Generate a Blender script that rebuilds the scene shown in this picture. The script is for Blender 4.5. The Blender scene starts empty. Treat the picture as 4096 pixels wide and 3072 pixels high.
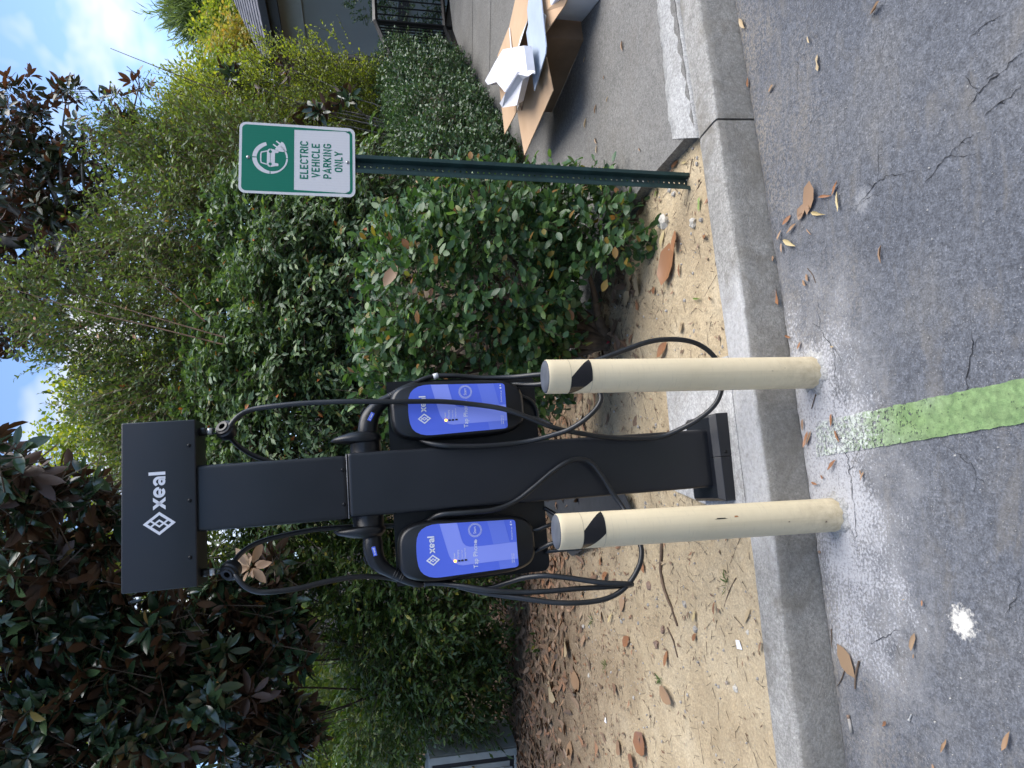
import bpy, bmesh, math, random
import numpy as np
from mathutils import Vector, Matrix

rng = np.random.default_rng(11)
random.seed(5)
SC = bpy.context.scene
COL = SC.collection
R = math.radians

# ------------------------------------------------------------------ camera
# The photograph is a portrait picture stored on its side: world up points to picture left.
F, PITCH, ROLL, CAMH = 2840.0, R(11.75), R(1.02), 1.6
_f = np.array([0, math.cos(PITCH), -math.sin(PITCH)])
_u = np.array([0, math.sin(PITCH), math.cos(PITCH)])
_r = np.array([1.0, 0, 0])
IU = _u * math.cos(ROLL) + _r * math.sin(ROLL)
IR = _r * math.cos(ROLL) - _u * math.sin(ROLL)
CAM = np.array([0, 0, CAMH])
cd = bpy.data.cameras.new('camera')
cam = bpy.data.objects.new('camera', cd)
COL.objects.link(cam)
cd.sensor_fit = 'HORIZONTAL'
cd.sensor_width = 36.0
cd.lens = 36.0 * F / 4096.0
cd.clip_start = 0.05
cd.clip_end = 2000
mw = Matrix.Identity(4)
for i, ax in enumerate((-IU, IR, -_f)):
    for k in range(3):
        mw[k][i] = ax[k]
mw[2][3] = CAMH
cam.matrix_world = mw
SC.camera = cam

# ------------------------------------------------------------------ light
SUN_EL, SUN_AZ = R(56), R(95)          # azimuth from +Y towards +X: hazy sun off to the right
sd = bpy.data.lights.new('sun', 'SUN')
sd.energy = 1.8
sd.angle = R(60)
sd.color = (1.0, 0.95, 0.88)
sun = bpy.data.objects.new('sun', sd)
COL.objects.link(sun)
sv = Vector((math.sin(SUN_AZ) * math.cos(SUN_EL), math.cos(SUN_AZ) * math.cos(SUN_EL), math.sin(SUN_EL)))
sun.rotation_euler = sv.to_track_quat('Z', 'Y').to_euler()
sun.location = (0, 0, 30)
W = bpy.data.worlds.new('World')
SC.world = W
W.use_nodes = True
W.cycles.sampling_method = 'MANUAL'
W.cycles.sample_map_resolution = 512
wn, wl = W.node_tree.nodes, W.node_tree.links
wn.clear()
wo = wn.new('ShaderNodeOutputWorld')
wb = wn.new('ShaderNodeBackground')
wb.inputs['Strength'].default_value = 0.095
sky = wn.new('ShaderNodeTexSky')
sky.sky_type = 'NISHITA'
sky.sun_disc = False
sky.sun_elevation = SUN_EL
sky.sun_rotation = SUN_AZ
sky.air_density = 0.8
sky.dust_density = 0.4
sky.ozone_density = 3.0
wt = wn.new('ShaderNodeTexCoord')
wm = wn.new('ShaderNodeMapping')
wm.inputs['Scale'].default_value = (1.0, 1.0, 1.7)
wm.inputs['Location'].default_value = (0.35, 0.1, 0.2)
wnz = wn.new('ShaderNodeTexNoise')
wnz.inputs['Scale'].default_value = 4.2
wnz.inputs['Detail'].default_value = 4
wnz.inputs['Roughness'].default_value = 0.52
wnz.inputs['Distortion'].default_value = 0.35
wr = wn.new('ShaderNodeValToRGB')
wr.color_ramp.elements[0].position = 0.51
wr.color_ramp.elements[0].color = (0.0, 0.0, 0.0, 1)
wr.color_ramp.elements[1].position = 0.66
wr.color_ramp.elements[1].color = (0.95, 0.95, 0.95, 1)
wx = wn.new('ShaderNodeMixRGB')
wx.inputs['Color2'].default_value = (4.0, 4.05, 4.2, 1)
wl.new(wt.outputs['Generated'], wm.inputs['Vector'])
wl.new(wm.outputs['Vector'], wnz.inputs['Vector'])
wl.new(wnz.outputs['Fac'], wr.inputs['Fac'])
wl.new(wr.outputs['Color'], wx.inputs['Fac'])
wl.new(sky.outputs['Color'], wx.inputs['Color1'])
wl.new(wx.outputs['Color'], wb.inputs['Color'])
wl.new(wb.outputs['Background'], wo.inputs['Surface'])
SC.view_settings.view_transform = 'Standard'
SC.view_settings.look = 'None'
SC.view_settings.gamma = 1.0
SC.view_settings.exposure = 1.7
SC.cycles.max_bounces = 4
SC.cycles.diffuse_bounces = 3
SC.cycles.glossy_bounces = 2
SC.cycles.transmission_bounces = 2
SC.cycles.use_light_tree = False
SC.cycles.transparent_max_bounces = 4


# ------------------------------------------------------------------ survey helpers: a picture point to a place
def ray(x, y):
    return _f * F + IR * ((3072 - y) - 1536) + IU * (2048 - x)


def gz(x, y, z=0.0):
    d = ray(x, y)
    return CAM + d * ((z - CAMH) / d[2])


def gy(x, y, Y):
    d = ray(x, y)
    return CAM + d * (Y / d[1])


def walk_z(Y):
    return 0.166 + 0.04 * max(0.0, Y - 3.0)


def gs(x, y, h=0.0):                      # on the sloping pavement
    d = ray(x, y)
    t = (0.166 - 0.04 * 3.0 + h - CAMH) / (d[2] - 0.04 * d[1])
    p = CAM + d * t
    if p[1] < 3.0:
        p = gz(x, y, 0.166 + h)
    return p


# ------------------------------------------------------------------ object helpers
def props(o, label=None, cat=None, group=None, kind=None):
    if label: o['label'] = label
    if cat: o['category'] = cat
    if group: o['group'] = group
    if kind: o['kind'] = kind
    return o


def obj(name, me, mat=None, parent=None, label=None, cat=None, group=None, kind=None):
    o = bpy.data.objects.new(name, me)
    COL.objects.link(o)
    if mat is not None and len(me.materials) == 0:
        me.materials.append(mat)
    if parent is not None:
        o.parent = parent
    return props(o, label, cat, group, kind)


def thing(name, label, cat, loc=(0, 0, 0), rot=(0, 0, 0), group=None):
    o = bpy.data.objects.new(name, None)
    o.empty_display_size = 0.1
    COL.objects.link(o)
    o.location = loc
    o.rotation_euler = rot
    return props(o, label, cat, group)


def pmesh(name, V, Fc, smooth=False):
    me = bpy.data.meshes.new(name)
    me.from_pydata([tuple(map(float, v)) for v in V], [], [tuple(int(i) for i in f) for f in Fc])
    me.validate()
    if smooth:
        me.polygons.foreach_set('use_smooth', [True] * len(me.polygons))
    me.update()
    return me


def merge(parts):
    V, Fc, n = [], [], 0
    for v, f in parts:
        v = np.asarray(v, float)
        V.append(v)
        Fc += [tuple(i + n for i in q) for q in f]
        n += len(v)
    return np.concatenate(V), Fc


def box(c, s):
    x, y, z = c; a, b, d = s[0] / 2, s[1] / 2, s[2] / 2
    V = [(x + i * a, y + j * b, z + k * d) for i in (-1, 1) for j in (-1, 1) for k in (-1, 1)]
    return np.array(V), [(0, 1, 3, 2), (4, 6, 7, 5), (0, 4, 5, 1), (2, 3, 7, 6), (0, 2, 6, 4), (1, 5, 7, 3)]


def bevbox(name, c, s, bev=0.005, seg=3, rz=0):
    bm = bmesh.new()
    bmesh.ops.create_cube(bm, size=1)
    bmesh.ops.scale(bm, vec=s, verts=bm.verts)
    bmesh.ops.bevel(bm, geom=bm.edges[:], offset=bev, segments=seg, affect='EDGES', profile=0.6)
    if rz:
        bmesh.ops.rotate(bm, matrix=Matrix.Rotation(rz, 3, 'Z'), verts=bm.verts)
    bmesh.ops.translate(bm, vec=c, verts=bm.verts)
    me = bpy.data.meshes.new(name)
    bm.to_mesh(me); bm.free()
    me.polygons.foreach_set('use_smooth', [True] * len(me.polygons))
    me.set_sharp_from_angle(angle=R(40))
    return me


def loft(rings, cap0=True, cap1=True):
    n = len(rings[0]); V = np.concatenate([np.asarray(r, float) for r in rings]); Fc = []
    for k in range(len(rings) - 1):
        for i in range(n):
            j = (i + 1) % n
            Fc.append((k * n + i, k * n + j, (k + 1) * n + j, (k + 1) * n + i))
    if cap0: Fc.append(tuple(range(n))[::-1])
    if cap1: Fc.append(tuple((len(rings) - 1) * n + i for i in range(n)))
    return V, Fc


def spline(P, step=0.012):
    P = np.asarray(P, float)
    Q = np.vstack([2 * P[0] - P[1], P, 2 * P[-1] - P[-2]])
    out = []
    for i in range(1, len(Q) - 2):
        a, b, c, d = Q[i - 1], Q[i], Q[i + 1], Q[i + 2]
        m = max(2, int(np.linalg.norm(c[:3] - b[:3]) / step))
        t = np.linspace(0, 1, m, endpoint=False)[:, None]
        out.append(0.5 * (2 * b + (c - a) * t + (2 * a - 5 * b + 4 * c - d) * t ** 2 + (3 * b - a - 3 * c + d) * t ** 3))
    out.append(P[-1:])
    return np.concatenate(out)


def tube(P, rad, n=8, cap=True):
    P = np.asarray(P, float); m = len(P)
    rad = np.broadcast_to(np.asarray(rad, float), (m,))
    T = np.gradient(P, axis=0)
    T /= np.linalg.norm(T, axis=1)[:, None] + 1e-9
    up = np.array([0, 0, 1.0]) if abs(T[0][2]) < 0.9 else np.array([1.0, 0, 0])
    N = np.cross(T[0], up); N /= np.linalg.norm(N)
    rings = []
    a = np.arange(n) * 2 * math.pi / n
    for i in range(m):
        N = N - T[i] * (N @ T[i]); N /= np.linalg.norm(N) + 1e-9
        B = np.cross(T[i], N)
        rings.append(P[i] + rad[i] * (np.cos(a)[:, None] * N + np.sin(a)[:, None] * B))
    return loft(rings, cap, cap)


def lathe(prof, n=32, axis='z'):
    a = np.arange(n) * 2 * math.pi / n
    rings = [np.stack([r * np.cos(a), r * np.sin(a), np.full(n, z)], 1) for r, z in prof]
    V, Fc = loft(rings)
    if axis == 'x':
        V = V[:, [2, 0, 1]]
    return V, Fc


def flat(poly, z=0.0):
    return np.array([(p[0], p[1], z) for p in poly]), [tuple(range(len(poly)))]


def slab(pts, thick):
    """a thin solid with real thickness from a 3D polygon"""
    P = np.asarray(pts, float)
    n = np.zeros(3)
    for i in range(len(P)):
        n += np.cross(P[i] - P[0], P[(i + 1) % len(P)] - P[0])
    n /= np.linalg.norm(n)
    return loft([P - n * thick / 2, P + n * thick / 2])


def rrect(w, h, r, n=6):
    if np.isscalar(r): r = (r,) * 4
    out = []
    for (sx, sy, a0), rr in zip(((1, 1, 0), (-1, 1, 90), (-1, -1, 180), (1, -1, 270)), r):
        cx, cy = sx * (w / 2 - rr), sy * (h / 2 - rr)
        for k in range(n + 1):
            a = R(a0 + 90 * k / n)
            out.append((cx + rr * math.cos(a), cy + rr * math.sin(a)))
    return np.array(out)


# ------------------------------------------------------------------ materials
class NT:
    def __init__(s, name):
        s.m = bpy.data.materials.new(name); s.m.use_nodes = True
        s.t = s.m.node_tree; s.t.nodes.clear()
        s.out = s.t.nodes.new('ShaderNodeOutputMaterial')

    def n(s, typ, _set=None, **kw):
        nd = s.t.nodes.new('ShaderNode' + typ)
        for k, v in (_set or {}).items(): setattr(nd, k, v)
        for k, v in kw.items():
            key = int(k[1:]) if k[0] == '_' and k[1:].isdigit() else k.replace('_', ' ')
            sock = nd.inputs[key]
            if isinstance(v, bpy.types.NodeSocket): s.t.links.new(v, sock)
            else: sock.default_value = v
        return nd

    def ramp(s, fac, stops):
        r = s.t.nodes.new('ShaderNodeValToRGB')
        el = r.color_ramp.elements
        while len(el) < len(stops): el.new(0.5)
        for e, (p, c) in zip(el, stops):
            e.position = p
            e.color = (c, c, c, 1) if np.isscalar(c) else (*c, 1)
        s.t.links.new(fac, r.inputs['Fac'])
        return r.outputs['Color']

    def mix(s, fac, a, b, mode='MIX'):
        nd = s.t.nodes.new('ShaderNodeMixRGB'); nd.blend_type = mode
        for k, v in (('Fac', fac), ('Color1', a), ('Color2', b)):
            if isinstance(v, bpy.types.NodeSocket): s.t.links.new(v, nd.inputs[k])
            elif k == 'Fac': nd.inputs[k].default_value = v
            else: nd.inputs[k].default_value = (*v, 1) if len(v) == 3 else v
        return nd.outputs['Color']

    def math(s, op, a, b=0.0, clamp=False):
        nd = s.t.nodes.new('ShaderNodeMath'); nd.operation = op; nd.use_clamp = clamp
        for i, v in enumerate((a, b)):
            if isinstance(v, bpy.types.NodeSocket): s.t.links.new(v, nd.inputs[i])
            else: nd.inputs[i].default_value = v
        return nd.outputs[0]

    def pos(s):
        return s.n('NewGeometry').outputs['Position']

    def objc(s):
        return s.n('TexCoord').outputs['Object']

    def noise(s, vec, scale, detail=4, rough=0.55, dist=0.0):
        return s.n('TexNoise', Vector=vec, Scale=scale, Detail=detail, Roughness=rough, Distortion=dist).outputs['Fac']

    def bump(s, h, strength=0.3, dist=0.01):
        return s.n('Bump', Height=h, Strength=strength, Distance=dist).outputs['Normal']

    def finish(s, **kw):
        b = s.n('BsdfPrincipled', **kw)
        s.t.links.new(b.outputs[0], s.out.inputs['Surface'])
        return s.m


def M(name, col, rough=0.5, metal=0.0, spec=0.5, var=0.15, vs=8.0, bs=0.0, bscale=60.0, coat=0.0, emit=None):
    t = NT(name)
    p = t.objc()
    c = t.mix(t.ramp(t.noise(p, vs, 5), [(0.3, 0.0), (0.7, 1.0)]), tuple(max(0, x * (1 - var)) for x in col), tuple(min(1, x * (1 + var)) for x in col))
    rr = t.math('ADD', t.math('MULTIPLY', t.noise(p, vs * 3, 4), 0.2), rough - 0.1)
    kw = dict(Base_Color=c, Roughness=rr, Metallic=metal, Specular_IOR_Level=spec)
    if bs: kw['Normal'] = t.bump(t.noise(p, bscale, 6, 0.65), bs, 0.004)
    if coat: kw['Coat_Weight'] = coat
    if emit: kw['Emission_Color'] = (*emit[0], 1); kw['Emission_Strength'] = emit[1]
    return t.finish(**kw)


def leafmat(name, stops, rough=0.4, trans=0.3, tcol=None, under=None, spec=0.5, vein=True):
    t = NT(name)
    g = t.n('NewGeometry')
    rnd = t.math('FRACT', t.math('ADD', g.outputs['Random Per Island'], t.n('ObjectInfo').outputs['Random']))
    c = t.ramp(rnd, stops)
    big = t.noise(g.outputs['Position'], 1.3, 2)
    c = t.mix(t.math('MULTIPLY', t.ramp(big, [(0.35, 0.0), (0.65, 1.0)]), 0.4), c, t.mix(1.0, c, (0.62, 0.66, 0.55), 'MULTIPLY'))
    if under is not None:
        c = t.mix(g.outputs['Backfacing'], c, under)
    b = t.n('BsdfPrincipled', Base_Color=c, Roughness=rough, Specular_IOR_Level=spec)
    if under is not None:
        t.t.links.new(t.math('ADD', t.math('MULTIPLY', g.outputs['Backfacing'], 0.3), rough, True), b.inputs['Roughness'])
    tc = t.mix(1.0, c, tcol or (1.5, 1.7, 0.6), 'MULTIPLY')
    tr = t.n('BsdfTranslucent', Color=tc)
    mx = t.n('MixShader', _0=trans, _1=b.outputs[0], _2=tr.outputs[0])
    t.t.links.new(mx.outputs[0], t.out.inputs['Surface'])
    return t.m


# ground materials --------------------------------------------------
BOLL_L, BOLL_R = np.array([-0.476, 2.198]), np.array([0.022, 2.305])


def dust_mask(t, p, film=False):
    """cement dust spilled round the feet of the bollards"""
    sx = t.n('SeparateXYZ', Vector=p)
    dx = t.math('DIVIDE', t.math('SUBTRACT', sx.outputs['X'], -0.35), 1.05)
    dy = t.math('DIVIDE', t.math('SUBTRACT', sx.outputs['Y'], t.math('ADD', 2.30, t.math('MULTIPLY', sx.outputs['X'], 0.2))), 0.52)
    d = t.math('SQRT', t.math('ADD', t.math('MULTIPLY', dx, dx), t.math('MULTIPLY', dy, dy)))
    d = t.math('ADD', d, t.math('MULTIPLY', t.math('SUBTRACT', t.noise(p, 5.0, 4), 0.5), 1.1))
    fall = t.ramp(d, [(0.25, 1.0), (1.15, 0.0)])
    fine = t.noise(p, 95, 4, 0.65)
    th = t.math('SUBTRACT', fine, t.math('SUBTRACT', 0.78, t.math('MULTIPLY', fall, 0.42)))
    m = t.math('MULTIPLY', th, 7.0, True)
    m = t.math('MULTIPLY', m, t.ramp(fall, [(0.0, 0.0), (0.15, 1.0)]))
    if film:
        return m, t.math('MULTIPLY', fall, t.ramp(t.noise(p, 9.0, 5, 0.65), [(0.3, 0.15), (0.6, 1.0)]))
    return m


def spot_mask(t, p, cx, cy, r):
    v = t.n('VectorMath', {'operation': 'DISTANCE'}, _0=p, _1=(cx, cy, 0.0)).outputs['Value']
    v = t.math('ADD', v, t.math('MULTIPLY', t.math('SUBTRACT', t.noise(p, 60, 5, 0.7), 0.5), r * 2.2))
    return t.ramp(t.math('DIVIDE', v, r), [(0.45, 1.0), (0.95, 0.0)])


def make_asphalt():
    t = NT('asphalt'); p = t.pos()
    c = t.ramp(t.noise(p, 1.6, 6, 0.6), [(0.3, (0.070, 0.076, 0.090)), (0.52, (0.097, 0.103, 0.117)), (0.66, (0.122, 0.124, 0.130)), (0.8, (0.145, 0.138, 0.13))])
    fine = t.noise(p, 140, 5, 0.7)
    c = t.mix(0.95, c, t.ramp(fine, [(0.3, 0.22), (0.5, 0.5), (0.72, 0.9)]), 'OVERLAY')
    mid = t.noise(p, 42, 4, 0.65, 0.4)
    c = t.mix(0.8, c, t.ramp(mid, [(0.32, 0.30), (0.5, 0.5), (0.68, 0.74)]), 'OVERLAY')
    st_ = t.noise(t.n('Mapping', Vector=p, Scale=(1.0, 2.6, 1.0)).outputs[0], 3.4, 5, 0.6, 0.8)
    c = t.mix(t.math('MULTIPLY', t.ramp(st_, [(0.52, 0.0), (0.66, 1.0)]), 0.4), c, (0.165, 0.15, 0.128))
    # worn binder: pale aggregate shows in patches
    vor = t.n('TexVoronoi', Vector=p, Scale=165.0, Randomness=1.0)
    agg = t.ramp(vor.outputs['Distance'], [(0.12, 1.0), (0.3, 0.0)])
    pick = t.ramp(vor.outputs['Color'], [(0.60, 0.0), (0.66, 0.85)])
    wear = t.ramp(t.noise(p, 1.1, 3), [(0.4, 0.25), (0.6, 1.0)])
    am = t.math('MULTIPLY', t.math('MULTIPLY', agg, pick), wear)
    c = t.mix(am, c, (0.34, 0.33, 0.32))
    # earth washed into the texture, mostly along the kerb
    sx = t.n('SeparateXYZ', Vector=p)
    near = t.math('SUBTRACT', sx.outputs['Y'], t.math('ADD', 2.42, t.math('MULTIPLY', sx.outputs['X'], 0.21)))
    near = t.ramp(t.math('ADD', near, 1.0), [(0.45, 0.0), (0.95, 1.0)])
    em = t.math('MULTIPLY', t.math('MULTIPLY', near, t.ramp(t.noise(p, 70, 5, 0.7), [(0.46, 0.0), (0.6, 1.0)])), t.ramp(t.noise(p, 2.7, 3), [(0.4, 0.1), (0.65, 0.85)]))
    c = t.mix(em, c, (0.27, 0.235, 0.185))
    dm, film = dust_mask(t, p, True)
    c = t.mix(t.math('MULTIPLY', film, 0.6), c, (0.40, 0.395, 0.39))
    c = t.mix(t.math('MULTIPLY', dm, 0.62), c, (0.52, 0.52, 0.54))
    g = gz(3850, 2490)
    c = t.mix(spot_mask(t, p, g[0], g[1], 0.05), c, (0.66, 0.63, 0.56))
    g = gz(3450, 800)
    c = t.mix(t.math('MULTIPLY', spot_mask(t, p, g[0], g[1], 0.05), 0.35), c, (0.4, 0.4, 0.4))
    h = t.math('ADD', t.noise(p, 130, 3, 0.7), t.math('MULTIPLY', mid, 1.3))
    return t.finish(Base_Color=c, Roughness=t.ramp(fine, [(0.3, 0.62), (0.7, 0.9)]), Normal=t.bump(h, 0.7, 0.006), Specular_IOR_Level=0.4)


def make_stripe():
    t = NT('green_paint'); p = t.pos()
    sx = t.n('SeparateXYZ', Vector=p)
    c = t.ramp(t.noise(p, 30, 5), [(0.3, (0.135, 0.225, 0.075)), (0.7, (0.215, 0.32, 0.12))])
    c = t.mix(t.math('MULTIPLY', t.noise(p, 160, 4, 0.7), 0.5), c, (0.09, 0.13, 0.085))
    g0 = gz(3264, 1760)
    far = t.math('SUBTRACT', sx.outputs['Y'], g0[1] - 0.75)         # toward the kerb the paint is scrubbed away
    wear = t.ramp(far, [(0.0, 0.0), (0.7, 1.0)])
    dm, film = dust_mask(t, p, True)
    c = t.mix(t.math('MULTIPLY', film, 0.6), c, (0.42, 0.43, 0.40))
    c = t.mix(t.math('MULTIPLY', dm, 0.75), c, (0.56, 0.58, 0.55))
    c = t.mix(0.7, c, t.ramp(t.noise(p, 42, 4, 0.65, 0.4), [(0.32, 0.32), (0.5, 0.5), (0.68, 0.72)]), 'OVERLAY')
    hole = t.math('SUBTRACT', t.noise(p, 80, 5, 0.72), t.math('SUBTRACT', 0.645, t.math('MULTIPLY', wear, 0.19)))
    a = t.math('SUBTRACT', 1.0, t.math('MULTIPLY', hole, 14.0, True))
    b = t.n('BsdfPrincipled', Base_Color=c, Roughness=0.75, Normal=t.bump(t.noise(p, 120, 5, 0.7), 0.7, 0.005), Alpha=a)
    t.t.links.new(b.outputs[0], t.out.inputs['Surface'])
    return t.m


def make_concrete(name, lo, hi, stain=(0.16, 0.14, 0.115), sa=0.5, fs=110, white=0.0, bs=0.5):
    t = NT(name); p = t.pos()
    c = t.ramp(t.noise(p, 2.2, 7, 0.62), [(0.28, lo), (0.72, hi)])
    fine = t.noise(p, fs, 5, 0.7)
    c = t.mix(0.75, c, t.ramp(fine, [(0.3, 0.25), (0.7, 0.78)]), 'OVERLAY')
    c = t.mix(0.6, c, t.ramp(t.noise(p, 48, 4, 0.68), [(0.32, 0.32), (0.5, 0.5), (0.68, 0.7)]), 'OVERLAY')
    vor = t.n('TexVoronoi', Vector=p, Scale=190.0)
    c = t.mix(t.math('MULTIPLY', t.ramp(vor.outputs['Distance'], [(0.12, 1.0), (0.32, 0.0)]), t.ramp(vor.outputs['Color'], [(0.55, 0.0), (0.65, 0.7)])), c, (0.5, 0.49, 0.47))
    c = t.mix(t.math('MULTIPLY', t.ramp(t.noise(p, 5.5, 6, 0.68, 0.6), [(0.5, 0.0), (0.68, 1.0)]), sa), c, stain)
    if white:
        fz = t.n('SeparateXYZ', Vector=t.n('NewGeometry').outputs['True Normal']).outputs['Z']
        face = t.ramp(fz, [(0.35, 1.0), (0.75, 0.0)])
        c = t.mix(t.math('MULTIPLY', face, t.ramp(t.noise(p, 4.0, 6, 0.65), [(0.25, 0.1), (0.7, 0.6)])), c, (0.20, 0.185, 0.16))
        w = t.math('MULTIPLY', dust_band(t, p), white)
        c = t.mix(w, c, (0.62, 0.62, 0.63))
    h = t.math('ADD', t.noise(p, fs * 1.6, 3, 0.75), t.math('MULTIPLY', t.noise(p, 32, 2), 0.35))
    return t.finish(Base_Color=c, Roughness=0.88, Normal=t.bump(h, bs, 0.005), Specular_IOR_Level=0.3)


def dust_band(t, p):
    sx = t.n('SeparateXYZ', Vector=p)
    dx = t.math('DIVIDE', t.math('SUBTRACT', sx.outputs['X'], -0.15), 0.62)
    d = t.math('MULTIPLY', dx, dx)
    d = t.math('ADD', d, t.math('MULTIPLY', t.math('SUBTRACT', t.noise(p, 6.0, 5), 0.5), 1.3))
    up = t.ramp(sx.outputs['Z'], [(0.14, 0.0), (0.152, 1.0)])
    return t.math('MULTIPLY', t.math('MULTIPLY', t.ramp(d, [(0.35, 1.0), (1.1, 0.0)]), up), t.ramp(t.noise(p, 45, 4), [(0.3, 0.4), (0.6, 1.0)]))


def make_dirt():
    t = NT('dirt'); p = t.pos()
    sx = t.n('SeparateXYZ', Vector=p)
    c = t.ramp(t.noise(p, 2.6, 7, 0.62), [(0.28, (0.33, 0.255, 0.16)), (0.5, (0.44, 0.35, 0.225)), (0.72, (0.53, 0.44, 0.30))])
    # darker leaf mould away from the kerb
    far = t.math('SUBTRACT', sx.outputs['Y'], t.math('MULTIPLY', sx.outputs['X'], 0.05))
    far = t.math('ADD', far, t.math('MULTIPLY', t.math('SUBTRACT', t.noise(p, 3.2, 5), 0.5), 1.3))
    c = t.mix(t.ramp(t.math('MULTIPLY', far, 0.1), [(0.36, 0.0), (0.52, 0.9)]), c, (0.15, 0.105, 0.068))
    fine = t.noise(p, 90, 6, 0.75)
    c = t.mix(0.6, c, t.ramp(fine, [(0.3, 0.25), (0.55, 0.52), (0.75, 0.78)]), 'OVERLAY')
    vor = t.n('TexVoronoi', Vector=p, Scale=75.0)
    c = t.mix(t.math('MULTIPLY', t.ramp(vor.outputs['Distance'], [(0.1, 1.0), (0.3, 0.0)]), t.ramp(vor.outputs['Color'], [(0.62, 0.0), (0.72, 0.7)])), c, (0.42, 0.37, 0.29))
    h = t.math('ADD', t.noise(p, 90, 3, 0.75), t.math('MULTIPLY', t.noise(p, 24, 2), 2.0))
    return t.finish(Base_Color=c, Roughness=0.95, Normal=t.bump(h, 0.8, 0.008), Specular_IOR_Level=0.15)


MAT = {}
MAT['asphalt'] = make_asphalt()
MAT['crumb'] = M('grey_crumb', (0.33, 0.32, 0.30), 0.9, var=0.4, vs=3)
MAT['stripe'] = make_stripe()
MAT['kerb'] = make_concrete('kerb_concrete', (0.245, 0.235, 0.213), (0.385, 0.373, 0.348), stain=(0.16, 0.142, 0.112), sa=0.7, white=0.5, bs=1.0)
MAT['walk'] = make_concrete('pavement_concrete', (0.132, 0.127, 0.116), (0.185, 0.178, 0.165), sa=0.25, bs=0.3)
MAT['strip'] = make_concrete('pale_mortar', (0.30, 0.295, 0.28), (0.42, 0.415, 0.40), sa=0.3, bs=0.8)
MAT['pad'] = make_concrete('pad_concrete', (0.30, 0.295, 0.28), (0.43, 0.425, 0.415), stain=(0.25, 0.22, 0.18), sa=0.35, bs=0.35)
MAT['dirt'] = make_dirt()
MAT['soil'] = M('woodland_soil', (0.085, 0.062, 0.04), 0.95, spec=0.1, var=0.5, vs=1.2, bs=0.6, bscale=6)
MAT['crack'] = M('crack_shadow', (0.024, 0.024, 0.025), 0.95, spec=0.1)
MAT['black'] = M('black_powder_coat', (0.0105, 0.0118, 0.0155), 0.36, spec=0.5, var=0.12, vs=3, bs=0.05, bscale=700)
MAT['black_soft'] = M('black_plastic', (0.006, 0.0065, 0.0078), 0.36, spec=0.45, var=0.1, vs=6, bs=0.04, bscale=900)
MAT['rubber'] = M('black_rubber', (0.012, 0.0125, 0.0135), 0.36, spec=0.5, var=0.25, vs=12)
MAT['charcoal'] = M('charcoal_sheet', (0.026, 0.027, 0.031), 0.55, var=0.2, vs=6)
MAT['steel'] = M('bright_steel', (0.62, 0.61, 0.58), 0.3, 0.45, var=0.1)
MAT['screw'] = M('black_screw', (0.012, 0.012, 0.013), 0.25, 0.6)
MAT['logo'] = M('white_print', (0.66, 0.68, 0.74), 0.5, var=0.04)
MAT['blue'] = M('blue_panel', (0.10, 0.165, 0.75), 0.32, var=0.03, vs=2)
MAT['blue2'] = M('pale_blue_panel', (0.265, 0.33, 0.89), 0.32, var=0.03, vs=2)
MAT['blue3'] = M('mid_blue_panel', (0.145, 0.215, 0.77), 0.32, var=0.03, vs=2)
MAT['print'] = M('white_print_screen', (0.78, 0.8, 0.85), 0.4, var=0.03)
MAT['amber'] = M('amber_lamp', (0.9, 0.45, 0.05), 0.3, emit=((1.0, 0.42, 0.03), 2.2))
MAT['lamp_off'] = M('dark_lamp', (0.02, 0.018, 0.02), 0.25)
MAT['seam'] = M('seam_glint', (0.25, 0.25, 0.26), 0.35, 0.5)


def make_sleeve():
    t = NT('cream_sleeve'); p = t.objc()
    sx = t.n('SeparateXYZ', Vector=p)
    c = t.ramp(t.noise(p, 3.0, 5), [(0.3, (0.69, 0.58, 0.385)), (0.7, (0.77, 0.66, 0.455))])
    base = t.ramp(sx.outputs['Z'], [(0.0, 1.0), (0.22, 0.12), (0.9, 0.05)])
    grime = t.math('MULTIPLY', base, t.ramp(t.noise(p, 26, 6, 0.7), [(0.4, 0.15), (0.65, 0.8)]))
    c = t.mix(grime, c, (0.36, 0.28, 0.16))
    st = t.n('Mapping', Vector=p, Scale=(9.0, 9.0, 70.0)).outputs[0]
    c = t.mix(t.ramp(t.noise(st, 2.2, 4), [(0.58, 0.0), (0.72, 0.3)]), c, (0.47, 0.40, 0.28))
    dr = t.n('Mapping', Vector=p, Scale=(60.0, 60.0, 1.6)).outputs[0]
    c = t.mix(t.ramp(t.noise(dr, 1.0, 4), [(0.55, 0.0), (0.75, 0.22)]), c, (0.42, 0.35, 0.23))
    sp = t.noise(p, 55, 2)
    c = t.mix(t.ramp(sp, [(0.77, 0.0), (0.79, 0.55)]), c, (0.2, 0.17, 0.12))
    return t.finish(Base_Color=c, Roughness=0.5, Specular_IOR_Level=0.4, Normal=t.bump(t.noise(p, 240, 3), 0.06, 0.002))


MAT['sleeve'] = make_sleeve()
MAT['cap'] = M('grey_cap', (0.075, 0.083, 0.096), 0.6, spec=0.25, var=0.25, vs=22)
MAT['tape'] = M('black_tape', (0.008, 0.008, 0.010), 0.16, spec=0.6, var=0.2, vs=30)
MAT['line'] = M('tape_edge', (0.38, 0.33, 0.24), 0.6)


def make_sheeting(name, col):
    t = NT(name); p = t.objc()
    wv = t.n('TexWave', {'bands_direction': 'X'}, Vector=p, Scale=28.0, Distortion=1.5, Detail=2.0).outputs['Fac']
    ck = t.n('TexVoronoi', Vector=p, Scale=420.0).outputs['Distance']
    c = t.mix(t.math('MULTIPLY', wv, 0.14), col, tuple(x * 0.75 for x in col))
    c = t.mix(t.math('MULTIPLY', ck, 0.25), c, tuple(x * 0.8 for x in col))
    return t.finish(Base_Color=c, Roughness=0.42, Specular_IOR_Level=0.35)


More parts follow.
